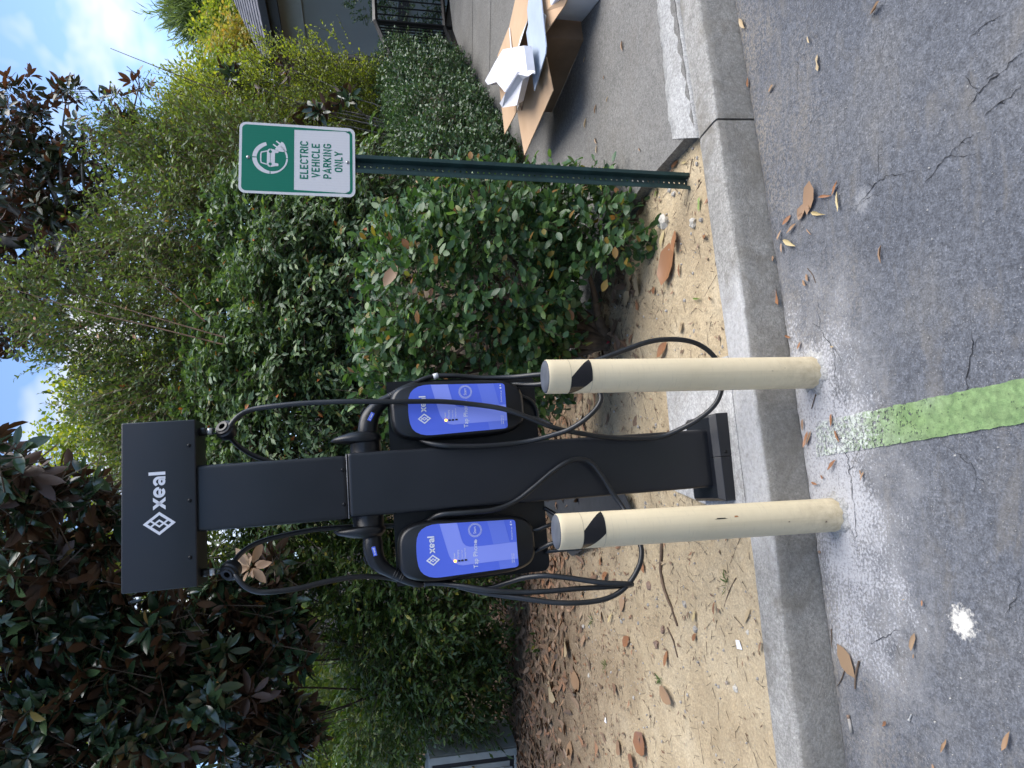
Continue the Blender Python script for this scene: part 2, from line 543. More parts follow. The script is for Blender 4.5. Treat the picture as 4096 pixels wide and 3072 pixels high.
MAT['sign_white'] = make_sheeting('white_sheeting', (0.66, 0.65, 0.66))
MAT['sign_green'] = make_sheeting('green_sheeting', (0.004, 0.165, 0.102))
MAT['post'] = M('dark_green_enamel', (0.016, 0.042, 0.040), 0.42, var=0.3, vs=14, bs=0.06, bscale=200)
MAT['bolt'] = M('grey_bolt', (0.42, 0.41, 0.40), 0.35, 0.8)


def make_card():
    t = NT('cardboard'); p = t.objc()
    c = t.ramp(t.noise(p, 4, 5), [(0.3, (0.50, 0.335, 0.205)), (0.7, (0.585, 0.405, 0.26))])
    c = t.mix(t.math('MULTIPLY', t.noise(t.n('Mapping', Vector=p, Scale=(3.0, 160.0, 160.0)).outputs[0], 2.0, 3), 0.25), c, (0.43, 0.29, 0.18))
    return t.finish(Base_Color=c, Roughness=0.8, Specular_IOR_Level=0.2)


MAT['card'] = make_card()
MAT['card_shaded'] = M('cardboard_shaded', (0.24, 0.15, 0.09), 0.8, var=0.2, vs=5)  # shade on the carton sides put into a darker cardboard tone
MAT['foam'] = M('white_foam', (0.66, 0.66, 0.70), 0.75, var=0.05, bs=0.15, bscale=300)
MAT['greysheet'] = M('grey_foam_sheet', (0.36, 0.42, 0.51), 0.7, var=0.06)
MAT['tear'] = M('torn_paper', (0.75, 0.73, 0.7), 0.85)
MAT['bark'] = M('brown_bark', (0.115, 0.078, 0.052), 0.9, var=0.45, vs=18, bs=0.7, bscale=45)
MAT['greybark'] = M('grey_bark', (0.15, 0.14, 0.125), 0.9, var=0.4, vs=14, bs=0.6, bscale=40)
MAT['shade_twig'] = M('dark_twig', (0.065, 0.05, 0.035), 0.85, var=0.4, vs=20)
MAT['twig'] = M('reddish_twig', (0.20, 0.12, 0.075), 0.8, var=0.4, vs=20)
MAT['darkbark'] = M('dark_brown_bark', (0.045, 0.036, 0.028), 0.9, var=0.4, vs=18, bs=0.5, bscale=45)  # darker brown bark for left shrubs, near magnolia and rear evergreen
MAT['stone'] = M('grey_stone', (0.33, 0.31, 0.28), 0.9, var=0.35, vs=30, bs=0.6, bscale=90)
MAT['palestone'] = M('pale_concrete_crumb', (0.47, 0.44, 0.38), 0.9, var=0.3, vs=40, bs=0.8, bscale=120)
MAT['brownstone'] = M('brown_stone', (0.22, 0.15, 0.11), 0.9, var=0.3, vs=30, bs=0.5, bscale=80)
MAT['dryleaf'] = leafmat('dry_leaf', [(0.0, (0.30, 0.18, 0.10)), (0.35, (0.37, 0.235, 0.14)), (0.7, (0.27, 0.165, 0.10)), (1.0, (0.42, 0.29, 0.18))], 0.55, 0.08, (1.2, 1.0, 0.7))
MAT['palleaf'] = leafmat('pale_dry_leaf', [(0.0, (0.44, 0.33, 0.20)), (1.0, (0.52, 0.40, 0.25))], 0.6, 0.08, (1.1, 1.0, 0.8))
MAT['yellowleaf'] = leafmat('yellow_dry_leaf', [(0.0, (0.46, 0.36, 0.18)), (1.0, (0.52, 0.42, 0.23))], 0.55, 0.1, (1.1, 1.0, 0.7))
MAT['rustleaf'] = leafmat('rust_leaf', [(0.0, (0.25, 0.115, 0.055)), (1.0, (0.34, 0.165, 0.082))], 0.4, 0.06, (1.1, 0.9, 0.7))
MAT['greenbit'] = leafmat('fallen_green_leaf', [(0.0, (0.17, 0.25, 0.06)), (1.0, (0.25, 0.33, 0.10))], 0.5, 0.15)
MAT['litter'] = leafmat('leaf_litter', [(0.0, (0.12, 0.075, 0.047)), (0.3, (0.23, 0.15, 0.098)), (0.6, (0.16, 0.092, 0.056)), (0.85, (0.31, 0.155, 0.08)), (1.0, (0.33, 0.245, 0.17))], 0.65, 0.05, (1.1, 1.0, 0.8))
MAT['camellia'] = leafmat('glossy_green_leaf', [(0.0, (0.0361, 0.0814, 0.0346)), (0.4, (0.0602, 0.1234, 0.0472)), (0.8, (0.0933, 0.1656, 0.0598)), (0.94, (0.1506, 0.2385, 0.0709)), (0.97, (0.3115, 0.2129, 0.0543)), (1.0, (0.27, 0.1161, 0.0543))], 0.33, 0.25, spec=0.42)
MAT['freshleaf'] = leafmat('fresh_green_leaf', [(0.0, (0.15, 0.28, 0.05)), (1.0, (0.22, 0.36, 0.07))], 0.35, 0.3)
MAT['arching'] = leafmat('grey_green_leaf', [(0.0, (0.0504, 0.0952, 0.0476)), (0.5, (0.0924, 0.1512, 0.0728)), (0.85, (0.147, 0.217, 0.0952)), (0.985, (0.21, 0.28, 0.084)), (0.994, (0.4, 0.085, 0.035)), (1.0, (0.46, 0.15, 0.05))], 0.38, 0.28, spec=0.5)
MAT['feathery'] = leafmat('feathery_leaf', [(0.0, (0.062, 0.098, 0.038)), (0.45, (0.098, 0.145, 0.05)), (0.85, (0.15, 0.20, 0.06)), (0.99, (0.22, 0.26, 0.07)), (1.0, (0.42, 0.10, 0.04))], 0.4, 0.35, (1.4, 1.5, 0.65))
MAT['privet'] = leafmat('yellow_green_leaf', [(0.0, (0.12, 0.16, 0.028)), (0.5, (0.20, 0.25, 0.038)), (0.9, (0.30, 0.34, 0.05)), (1.0, (0.44, 0.42, 0.06))], 0.45, 0.45, (1.5, 1.55, 0.6))  # sunlight on this shrub put into brighter yellow green leaf colours
MAT['hedge'] = leafmat('hedge_leaf', [(0.0, (0.03, 0.066, 0.033)), (0.6, (0.06, 0.117, 0.051)), (1.0, (0.1125, 0.1725, 0.075))], 0.3, 0.2, spec=0.45)
MAT['magnolia'] = leafmat('magnolia_leaf', [(0.0, (0.018, 0.039, 0.0225)), (0.6, (0.033, 0.063, 0.03)), (0.97, (0.06, 0.102, 0.042)), (1.0, (0.26, 0.13, 0.04))], 0.2, 0.07, (1.4, 1.2, 0.5), under=(0.070, 0.036, 0.021), spec=0.65)
MAT['magnolia_brown'] = leafmat('brown_backed_magnolia_leaf', [(0.0, (0.03, 0.045, 0.022)), (1.0, (0.05, 0.065, 0.03))], 0.25, 0.15, (1.6, 1.1, 0.6), under=(0.135, 0.068, 0.040), spec=0.6)
MAT['viburnum'] = leafmat('viburnum_leaf', [(0.0, (0.04, 0.0775, 0.0225)), (0.5, (0.0688, 0.1187, 0.0312)), (0.93, (0.11, 0.1688, 0.045)), (1.0, (0.3, 0.25, 0.04))], 0.4, 0.3, spec=0.45)
MAT['maple'] = leafmat('sunlit_tree_leaf', [(0.0, (0.13, 0.19, 0.035)), (0.6, (0.22, 0.28, 0.05)), (1.0, (0.40, 0.38, 0.07))], 0.5, 0.5, (1.5, 1.5, 0.6))
MAT['autumn'] = leafmat('autumn_leaf', [(0.0, (0.22, 0.26, 0.06)), (0.6, (0.36, 0.34, 0.07)), (1.0, (0.48, 0.30, 0.08))], 0.5, 0.45, (1.4, 1.3, 0.7))
MAT['woods'] = leafmat('woodland_leaf', [(0.0, (0.07, 0.11, 0.03)), (0.6, (0.13, 0.17, 0.045)), (1.0, (0.22, 0.24, 0.06))], 0.5, 0.4)
MAT['pine'] = leafmat('pine_needles', [(0.0, (0.13, 0.18, 0.08)), (1.0, (0.25, 0.29, 0.15))], 0.5, 0.3)
MAT['grass'] = leafmat('grass_blade', [(0.0, (0.06, 0.11, 0.03)), (1.0, (0.12, 0.18, 0.05))], 0.5, 0.3)
MAT['wall'] = M('grey_render', (0.29, 0.315, 0.305), 0.85, var=0.08, vs=0.8, bs=0.2, bscale=40)
MAT['frieze'] = M('pale_grey_board', (0.42, 0.45, 0.44), 0.7, var=0.05)
MAT['fascia'] = M('charcoal_fascia', (0.035, 0.036, 0.040), 0.6, var=0.1)
MAT['shingle'] = M('grey_shingle', (0.16, 0.155, 0.165), 0.9, var=0.4, vs=6, bs=0.5, bscale=60)
MAT['rail'] = M('black_rail_paint', (0.010, 0.010, 0.011), 0.38, var=0.2)
MAT['cabinet'] = M('grey_green_cabinet', (0.32, 0.35, 0.34), 0.55, var=0.15, vs=6)
MAT['gasket'] = M('dark_gasket', (0.012, 0.014, 0.018), 0.6)
MAT['brass'] = M('brass_latch', (0.75, 0.6, 0.3), 0.25, 1.0)
MAT['ribbon'] = M('red_ribbon', (0.42, 0.018, 0.04), 0.6, var=0.3, vs=20)
MAT['paper'] = M('white_scrap', (0.75, 0.75, 0.8), 0.7)
MAT['label'] = M('white_tag', (0.6, 0.62, 0.63), 0.6)

# ------------------------------------------------------------------ the setting
_kx = np.array([-1.352, -.963, -.358, .62, 1.18, 1.649]); _ky = np.array([2.182, 2.239, 2.365, 2.578, 2.726, 2.815])
_kp = np.polyfit(_kx, _ky, 2)


def kerb_y(X):
    X = np.asarray(X, float)
    Xc = np.clip(X, -1.6, 1.8)
    return np.polyval(_kp, Xc) + (X - Xc) * np.polyval(np.polyder(_kp), Xc)


def snoise(x, y, s, seed=0):
    return (np.sin(x * s * 1.7 + seed) * np.cos(y * s * 2.3 - seed * 1.3) + np.sin((x + y) * s * 3.1 + seed * 2.1) * 0.5 + np.sin((x * 0.7 - y) * s * 6.7 + seed) * 0.25) / 1.75


def grid_mesh(P):
    a, b = P.shape[:2]
    idx = np.arange(a * b).reshape(a, b)
    Fc = np.stack([idx[:-1, :-1], idx[1:, :-1], idx[1:, 1:], idx[:-1, 1:]], -1).reshape(-1, 4)
    return P.reshape(-1, 3), Fc


xs = np.concatenate([[-300, -80, -20, -8, -5], np.arange(-3, 4.01, 0.02), [6, 10, 25, 80, 300]])
edge = kerb_y(xs) - 0.007 + 0.003 * snoise(xs, xs, 9) + 0.004 * snoise(xs, xs * .3, 37)
rows = [np.stack([xs, edge - d, np.full_like(xs, 0.0)], 1) for d in (0, 0.03, 0.3, 1, 3, 8, 30, 100, 300)]
rows[0][:, 2] = -0.006
asphalt = obj('parking_lot', pmesh('parking_lot', *grid_mesh(np.array(rows)[::-1].transpose(1, 0, 2))), MAT['asphalt'], kind='structure')
g = grid_mesh(np.array([[(x, y, (-0.07 if y < kerb_y(x) + 1.2 else (0.06 if y < 14 else 0.06 + 0.02 * (y - 14)))) for y in np.concatenate([np.linspace(-600, -4, 8), np.arange(-3, 20, 0.5), np.linspace(21, 800, 12)])] for x in np.concatenate([np.linspace(-600, -13, 8), np.arange(-12, 13, 0.5), np.linspace(13.5, 600, 8)])]))
obj('ground', pmesh('ground', *g, smooth=True), MAT['soil'], kind='structure')


def dirt_z(x, y):
    d = y - (kerb_y(x) + 0.18)
    z = 0.132 + 0.012 * snoise(x, y, 2.2) + 0.006 * snoise(x, y, 7.5, 2) + 0.003 * snoise(x, y, 21, 4) + 0.0016 * snoise(x, y, 55, 1)
    z = z + np.clip(d, 0, 6) * 0.010
    z = z - 0.03 / (1 + np.exp(-(x - 0.75) / 0.07)) * np.exp(-np.clip(d - .1, 0, 9) / 1.2)
    return z


dx = np.arange(-4.2, 4.2, 0.022); t = np.linspace(0, 1, 230) ** 1.35
P = np.zeros((len(dx), len(t), 3))
for i, x in enumerate(dx):
    y = kerb_y(x) + 0.165 + t * 6.2
    P[i, :, 0] = x; P[i, :, 1] = y; P[i, :, 2] = dirt_z(np.full_like(y, x), y)
obj('dirt_bed', pmesh('dirt_bed', *grid_mesh(P), smooth=True), MAT['dirt'], kind='structure')


def kerb_segment(x0, x1):
    X = np.arange(x0, x1 + 1e-6, 0.02) if x1 - x0 < 6 else np.concatenate([np.arange(x0, -2.5, 0.5), np.arange(-2.5, x1 + 1e-6, 0.02)])
    by = kerb_y(X)
    prof = [(0.0, -0.05), (0.0, 0.0), (0.004, 0.05), (0.010, 0.11), (0.0135, 0.146), (0.0205, 0.1535), (0.040, 0.1555), (0.10, 0.1565), (0.15, 0.156), (0.172, 0.152), (0.178, 0.12), (0.18, -0.05)]
    rings = []
    for k, x in enumerate(X):
        r = []
        for j, (d, z) in enumerate(prof):
            w = 0.0018 * math.sin(x * 61 + j * 2.1) * math.sin(x * 23 + j) + 0.0026 * math.sin(x * 7.1 + j * .4)
            chip = -0.006 * max(0, math.sin(x * 13.7) * math.sin(x * 31.1 + 1) - 0.55) if 3 <= j <= 5 else 0
            r.append((x - 0.2 * d, by[k] + d + (w if j < 6 else 0), z + (w * 0.6 if j > 3 and z > 0 else 0) + chip))
        rings.append(r)
    return pmesh('kerb', *loft(rings), smooth=True)


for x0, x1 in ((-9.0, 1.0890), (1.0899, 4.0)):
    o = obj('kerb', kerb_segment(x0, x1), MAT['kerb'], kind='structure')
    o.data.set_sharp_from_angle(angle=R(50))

# painted line
a, b, c, d = gz(3264, 1689, .004), gz(4096, 1513, .004), gz(4096, 1692, .004), gz(3264, 1828, .004)
L = []
for s in np.linspace(0, 3.2, 420):
    p, q = a + (b - a) * s, d + (c - d) * s
    j = 0.001 * math.sin(s * 90) + 0.0015 * math.sin(s * 37) + rng.normal(0, .0006)
    e = (q - p) / np.linalg.norm(q - p)
    L.append((p + e * j, q + e * (0.001 * math.sin(s * 71 + 2) + rng.normal(0, .0006))))
obj('painted_line', pmesh('painted_line', *grid_mesh(np.array(L))), MAT['stripe'], kind='structure')

# cracks in the asphalt
CR = [([(3662, 681), (3517, 729), (3439, 808), (3397, 838)], .004), ([(3517, 729), (3510, 640), (3520, 560)], .0025),
      ([(4090, 205), (3990, 300), (3915, 380), (3861, 452)], .006), ([(4000, 60), (3885, 145)], .004), ([(4096, 330), (3990, 420), (3930, 470)], .005),
      ([(3900, 540), (3840, 570), (3780, 620), (3700, 730)], .005), ([(3120, 300), (3070, 390)], .003), ([(3270, 450), (3215, 520)], .003),
      ([(3230, 100), (3200, 200), (3195, 380)], .0025), ([(3550, 130), (3500, 260)], .002), ([(3880, 1250), (3895, 1400), (3870, 1600), (3900, 1690)], .004),
      ([(3985, 1560), (4010, 1640), (4005, 1690)], .005), ([(3270, 1200), (3285, 1310), (3330, 1380), (3345, 1520), (3335, 1640)], .004), ([(3335, 1640), (3395, 1900), (3425, 2160), (3430, 2240)], .0045),
      ([(3480, 2580), (3560, 2540), (3600, 2520)], .004), ([(3770, 1780), (3880, 1830), (3905, 1900), (3900, 1960)], .003), ([(4020, 2480), (4060, 2400), (4080, 2300)], .003)]
for pts, w in list(CR):
    if len(pts) > 2:
        for m_ in range(1, len(pts) - 1):
            x_, y_ = pts[m_]; an_ = rng.uniform(0, 6.28); l_ = rng.uniform(40, 110)
            CR.append(([(x_, y_), (x_ + l_ * .5 * math.cos(an_), y_ + l_ * .5 * math.sin(an_) + rng.normal(0, 8)), (x_ + l_ * math.cos(an_), y_ + l_ * math.sin(an_))], w * .6))
for pts, w in CR:
    q = spline(np.array([gz(x, y, 0.0022) for x, y in pts]), 0.012)
    q[:, :2] += rng.normal(0, 0.003, (len(q), 2)) + np.cumsum(rng.normal(0, .002, (len(q), 2)), 0) * np.sin(np.linspace(0, math.pi, len(q)))[:, None]
    tg = np.gradient(q, axis=0); nn = np.stack([-tg[:, 1], tg[:, 0], 0 * tg[:, 0]], 1); nn /= np.linalg.norm(nn, axis=1)[:, None] + 1e-9
    ww = w * 0.26 * (0.25 + 0.75 * np.sin(np.linspace(0.08, math.pi - 0.05, len(q)))) * rng.uniform(0.3, 1.6, len(q))
    obj('crack', pmesh('crack', *grid_mesh(np.stack([q + nn * ww[:, None], q - nn * ww[:, None]], 1))), MAT['crack'], parent=asphalt)

# pavement to the building
near = [gs(x, y) for x, y in ((2776, 512), (2632, 675), (2565, 747), (2511, 826), (2463, 892), (2420, 940))]
nl = near[-1]; near.append(nl + np.array([-0.75, 0.62, 0.02]))
farE = [gs(x, y) for x, y in ((2125, 657), (2029, 518), (1940, 380), (1884, 301), (1842, 211), (1812, 120), (1803, 48))]
f0 = farE[0]; farL = f0 + np.array([-1.9, -0.55, 0]); farL[2] = walk_z(farL[1])
fl = farE[-1]; ext = fl + (fl - farE[-2]) / np.linalg.norm(fl - farE[-2]) * 5
rightback = np.array([6.0, kerb_y(6.0) + 0.2, 0.166])
outline = near[::1] + [farL] + farE + [ext, np.array([ext[0] + 4, ext[1] - 4, walk_z(ext[1] - 4)]), rightback]
outline = [np.array([p[0], p[1], walk_z(p[1])]) for p in outline]
top = np.array(outline)
bm = bmesh.new()
tv = [bm.verts.new(p) for p in top]; bv = [bm.verts.new((p[0], p[1], p[2] - 0.16)) for p in top]
bm.faces.new(tv)
for i in range(len(tv)):
    j = (i + 1) % len(tv); bm.faces.new((tv[i], bv[i], bv[j], tv[j]))
bmesh.ops.triangulate(bm, faces=[f for f in bm.faces if len(f.verts) > 4])
bmesh.ops.recalc_face_normals(bm, faces=bm.faces)
me = bpy.data.meshes.new('pavement'); bm.to_mesh(me); bm.free()
pave = obj('pavement', me, MAT['walk'], kind='structure')
# saw joints in the pavement
for (x0, y0), (x1, y1) in (((1890, 0), (1888, 290)), ((1963, 0), (1955, 395))):
    a, b = gs(x0, y0, .003), gs(x1, y1, .003)
    n = np.array([-(b - a)[1], (b - a)[0], 0]); n /= np.linalg.norm(n)
    obj('joint', pmesh('joint', [a + n * .006, a - n * .006, b - n * .006, b + n * .006], [(0, 1, 2, 3)]), MAT['crack'], parent=pave)
# pale mortar strip between kerb and pavement
S = []
inn = spline([gs(x, y, .004) for x, y in ((2590, -500), (2626, 0), (2650, 220), (2668, 422), (2678, 490), (2690, 556))], .02)
for k, p in enumerate(inn):
    f = k / (len(inn) - 1)
    yk = kerb_y(p[0]) + .179
    xk = min(p[0] + .02, 1.085 + (p[0] - inn[-1][0]) * 1.0 + .0)
    xk = p[0] + (1.058 - inn[-1][0]) * f ** 6
    yk = kerb_y(xk) + .179
    j = .006 * math.sin(p[0] * 47) + .004 * math.sin(p[0] * 113 + 1)
    w = .0015 * math.sin(p[0] * 61)
    q = np.array([xk, yk, 0])
    m = lambda t_, z: p * (1 - t_) * [1, 1, 0] + q * t_ + [0, 0, z]
    S.append([m(1.0, .13), m(1.0, .158 + w), m(.95, .166 + w), m(.75, .1715 + w), m(.4, p[2] + .003 - w), m(-.0, p[2]) + [0, j, 0], m(-.03, p[2] - .012) + [0, j, 0]])
obj('mortar_strip', pmesh('mortar_strip', *grid_mesh(np.array(S)), smooth=True), MAT['strip'], kind='structure')

# pedestal pad behind the kerb
pc = [gz(2700, 1965, .158), gz(2668, 1608, .158), gz(2690, 1470, .158)]
PX0, PX1 = pc[0][0] - 0.03, 0.10
pl = [(PX0, kerb_y(PX0) + .176), (PX1, kerb_y(PX1) + .176), (PX1 - .06, pc[1][1] + .02), (pc[1][0], pc[1][1]), (pc[0][0], pc[0][1])]
obj('concrete_pad', pmesh('concrete_pad', *loft([[(x, y, 0.05) for x, y in pl], [(x, y, .152) for x, y in pl], [(x * .995 - .001, y, .1575) for x, y in pl]])), MAT['pad'], kind='structure')

# ------------------------------------------------------------------ lettering helpers (flat print, drawn in x/z)
def ribbon(pts, w, closed=False):
    P = np.asarray(pts, float); n = len(P); L_, R_ = [], []
    for i in range(n):
        if closed:
            a, b, c = P[i - 1], P[i], P[(i + 1) % n]
        else:
            a, b, c = P[max(i - 1, 0)], P[i], P[min(i + 1, n - 1)]
        d1, d2 = b - a, c - b
        if np.linalg.norm(d1) < 1e-9: d1 = d2
        if np.linalg.norm(d2) < 1e-9: d2 = d1
        d1 = d1 / np.linalg.norm(d1); d2 = d2 / np.linalg.norm(d2)
        n1 = np.array([-d1[1], d1[0]]); n2 = np.array([-d2[1], d2[0]])
        m = n1 + n2
        m = m / max(1e-6, np.linalg.norm(m)); k = 1 / max(0.4, m @ n1)
        L_.append(b + m * k * w / 2); R_.append(b - m * k * w / 2)
    V = np.array(L_ + R_); Fc = [(i, i + 1, n + i + 1, n + i) for i in range(n - 1)]
    if closed: Fc.append((n - 1, 0, n, 2 * n - 1))
    return V, Fc


def arc(cx, cy, rx, ry, a0, a1, n=14):
    return [(cx + rx * math.cos(R(a0 + (a1 - a0) * k / n)), cy + ry * math.sin(R(a0 + (a1 - a0) * k / n))) for k in range(n + 1)]


def poly2(pts):
    return np.asarray(pts, float), [tuple(range(len(pts)))]


def print_mesh(name, parts, y, mat, parent, ox=0, oz=0, s=1.0, label=None):
    """2D pieces become flat print lying in a local x/z plane at depth y"""
    V, Fc = merge([(np.c_[v, np.zeros(len(v))], f) for v, f in parts])
    V = np.stack([V[:, 0] * s + ox, np.full(len(V), y), V[:, 1] * s + oz], 1)
    Fo = []
    for f in Fc:                                    # all faces towards the viewer (-y)
        p = V[list(f)]
        nrm = sum((np.cross(p[i] - p[0], p[i + 1] - p[0]) for i in range(1, len(f) - 1)), np.zeros(3))
        Fo.append(f if nrm[1] < 0 else f[::-1])
    return obj(name, pmesh(name, V, Fo), mat, parent, label=label)


def word_xeal():
    P = [poly2([(0, 0), (.32, 0), (1.07, 1), (.75, 1)]), poly2([(.75, 0), (1.07, 0), (.32, 1), (0, 1)])]
    P.append(ribbon([(1.2, .46), (1.8, .46)], .2))
    P.append(ribbon(arc(1.5, .5, .34, .36, 0, 318, 24), .24))
    P.append(ribbon([(2.12, .68)] + arc(2.42, .54, .31, .33, 150, 0, 12) + [(2.73, 0)], .24))
    P.append(ribbon(arc(2.42, .29, .23, .18, 0, 360, 20)[:-1], .22, True))
    P.append(poly2([(2.98, 0), (3.25, 0), (3.25, 1.34), (2.98, 1.34)]))
    return P


def diamond_logo(w, h, cx, cz):
    br = [0, .14, .32, .41, .59, .68, .86, 1]

    def hole(a, b):
        if (.14 < a < .32 and .14 < b < .32) or (.41 < a < .59 and .41 < b < .59) or (.68 < a < .86 and .68 < b < .86): return True
        for p, q in ((a, b), (b, a)):
            if (.14 < p < .32 and .41 < q < .86) or (.32 < p < .59 and .68 < q < .86): return True
        return False
    out = []
    T = lambda a, b: (cx + (a - b) * w / 2, cz + (a + b - 1) * h / 2)
    for i in range(7):
        for j in range(7):
            if not hole((br[i] + br[i + 1]) / 2, (br[j] + br[j + 1]) / 2):
                out.append(poly2([T(br[i], br[j]), T(br[i + 1], br[j]), T(br[i + 1], br[j + 1]), T(br[i], br[j + 1])]))
    return out


_tmp = []


def text_parts(s, size, ox, oz, rot=0.0, sx=1.0):
    cu = bpy.data.curves.new('text', 'FONT'); cu.body = s; cu.size = size; cu.resolution_u = 3
    o = bpy.data.objects.new('text', cu); COL.objects.link(o)
    bpy.context.view_layer.update()
    me = bpy.data.meshes.new_from_object(o.evaluated_get(bpy.context.evaluated_depsgraph_get()))
    V = np.array([v.co[:2] for v in me.vertices]); Fc = [tuple(p.vertices) for p in me.polygons]
    bpy.data.objects.remove(o); bpy.data.curves.remove(cu); bpy.data.meshes.remove(me)
    V[:, 0] *= sx
    c, s_ = math.cos(rot), math.sin(rot)
    V = np.stack([V[:, 0] * c - V[:, 1] * s_ + ox, V[:, 0] * s_ + V[:, 1] * c + oz], 1)
    return [(V, Fc)]


# ------------------------------------------------------------------ charging station
YAW, TILT = R(8.9), R(1.75)
SO = np.array([-.305, 2.62, .158])
_X0 = np.array([math.cos(YAW), math.sin(YAW), 0]); _Z0 = np.array([0, 0, 1.0])
SM = np.stack([_X0 * math.cos(TILT) + _Z0 * math.sin(TILT), np.array([-math.sin(YAW), math.cos(YAW), 0]), _Z0 * math.cos(TILT) - _X0 * math.sin(TILT)], 1)


def ly(x, y, yl):                       # picture point to station coordinates at depth yl behind the base's front
    d = SM.T @ ray(x, y); c = SM.T @ (CAM - SO)
    return c + d * ((yl - c[1]) / d[1])


ST = thing('charging_station', 'tall black double charging pedestal with two blue-screened chargers behind the bollards', 'charger', SO, (0, -TILT, YAW))
BK = MAT['black']
for s in (-1, 1):
    def rect(x0, x1, y0, y1, z): return [(x0, y0, z), (x1, y0, z), (x1, y1, z), (x0, y1, z)]
    x0, x1 = (-.176, -.0006) if s < 0 else (.0006, .176)
    i0, i1 = (x0 + .013, x1) if s < 0 else (x0, x1 - .013)
    me = pmesh('base_cover', *loft([rect(x0, x1, 0, .265, -.014), rect(x0, x1, 0, .265, .046), rect(i0, i1, .026, .240, .0665)]))
    bc = obj('base_cover', me, BK, ST)
    bv = bc.modifiers.new('b', 'BEVEL'); bv.width = .0018; bv.segments = 2
obj('column', bevbox('column', (0, .125, .775), (.236, .140, 1.466), .016, 4), BK, ST)
obj('column_extension', bevbox('column_extension', (-.007, .125, 1.775), (.232, .140, .53), .016, 4), BK, ST)
obj('column_seam', bevbox('column_seam', (-.004, .125, 1.509), (.2345, .1385, .0035), .001, 1), MAT['seam'], ST)  # light caught along the seam, painted as a thin pale strip
HX = -.018
head = obj('head_box', bevbox('head_box', (HX, .122, 2.143), (.576, .168, .240), .005, 3), BK, ST)
SCREW = lathe([(.0001, -.003), (.0048, -.0028), (.0066, -.0012), (.007, .0)], 14)
SCREW = (SCREW[0][:, [0, 2, 1]], SCREW[1])
SOCK = (lathe([(.0001, -.0034), (.0027, -.0033)], 6)[0][:, [0, 2, 1]], lathe([(.0001, 0), (.0027, 0)], 6)[1])
scm = pmesh('screw', *SCREW, smooth=True)


def screw(p, y, parent):
    o = obj('screw', scm, MAT['screw'], parent); o.location = (p[0], y, p[2])


for px in ((756, 1782), (759, 2002), (761, 2230)): screw(ly(*px, .038), .0375, head)
for px in ((1371, 1880), (1377, 2017.6)): screw(ly(*px, .055), .0545, ST)
screw(np.array([.018, 0, .022]), -.0005, ST)
HF = .0365
c0 = ly(637.4, 2094, HF); t0 = ly(662.5, 2038, HF)
print_mesh('logo', diamond_logo(.079, .105, c0[0], c0[2]), HF, MAT['logo'], head)
print_mesh('lettering', word_xeal(), HF, MAT['logo'], head, t0[0], t0[2], .0402, label='white lettering xeal across the head box')

# mounting plates
for s in (-1, 1):
    w = rrect(.27, .59, (.001, .03, .03, .001) if s < 0 else (.03, .001, .001, .03))
    if s < 0: w = rrect(.27, .59, (.004, .004, .03, .004))
    else: w = rrect(.27, .59, (.004, .004, .004, .03))
    cx = s * .252
    obj('mounting_plate', pmesh('mounting_plate', *loft([[(cx + x, .138, 1.052 + z) for x, z in w], [(cx + x, .132, 1.052 + z) for x, z in w]])), MAT['black_soft'], ST)

# charger units --------------------------------------------------
CXL, CXR = -.264, .259


def sp(px, py):                          # left screen's drawing, measured on the picture
    q = ly(1600 + px / 4.254, 1990 + py / 4.254, .045)
    return np.array([q[0] - CXL, q[2]])


def superoutline(hw, z0, z1, e=3.6, n=64, top=1.0):
    out = []
    for k in range(n):
        a = 2 * math.pi * k / n
        c, s = math.cos(a), math.sin(a)
        ee = e
        x = hw * math.copysign(abs(c) ** (2 / ee), c); z = (z0 + z1) / 2 + (z1 - z0) / 2 * math.copysign(abs(s) ** (2 / (ee + 1.2)), s)
        x *= 1.0 if z > 1.05 else 1 - 0.06 * (1.05 - z) / .23
        out.append((x, z))
    return np.array(out)


SCR = [(.0885, .912), (.0965, 1.193)]
_o = [(.0775, .8975), (.083, .8995), (.087, .905), (.0885, .914), (.0925, 1.06), (.0965, 1.190), (.0955, 1.212), (.0905, 1.233), (.081, 1.251), (.068, 1.263), (.050, 1.270), (.025, 1.2735), (0, 1.2745)]
screen_outline = _o + [(-x, z) for x, z in _o[::-1][1:]]


def clip_band(pts):
    return poly2(pts)


def inset(p):                            # keep print inside the screen's edge
    x, z = p
    hw = .0885 + (.0965 - .0885) * min(1, max(0, (z - .912) / .28)) - .0006
    return (max(-hw, min(hw, x)), max(.8985, z))


band1 = [inset(sp(*q)) for q in ((668, 420), (965, 385), (1045, 710), (1070, 770), (1120, 820), (1190, 838), (1420, 820), (1640, 795), (1870, 765), (2010, 752), (2050, 1035), (1800, 1062), (1500, 1098), (1250, 1130), (1075, 1155), (1000, 1148), (930, 1110), (870, 1050), (835, 985), (810, 910), (770, 780))]
band2 = [inset(sp(*q)) for q in ((1455, 340), (1760, 330), (1870, 762), (1590, 795), (1570, 730), (1540, 600), (1480, 400))]
band3 = [inset(sp(*q)) for q in ((1675, 1083), (1705, 1230), (1985, 1180), (1950, 1045))]


def tripoly(pts):
    bm = bmesh.new(); vs = [bm.verts.new((p[0], p[1], 0)) for p in pts]; f = bm.faces.new(vs)
    bmesh.ops.triangulate(bm, faces=[f]); bm.verts.index_update()
    V = np.array([v.co[:2] for v in bm.verts]); Fc = [tuple(v.index for v in q.verts) for q in bm.faces]
    bm.free(); return V, Fc


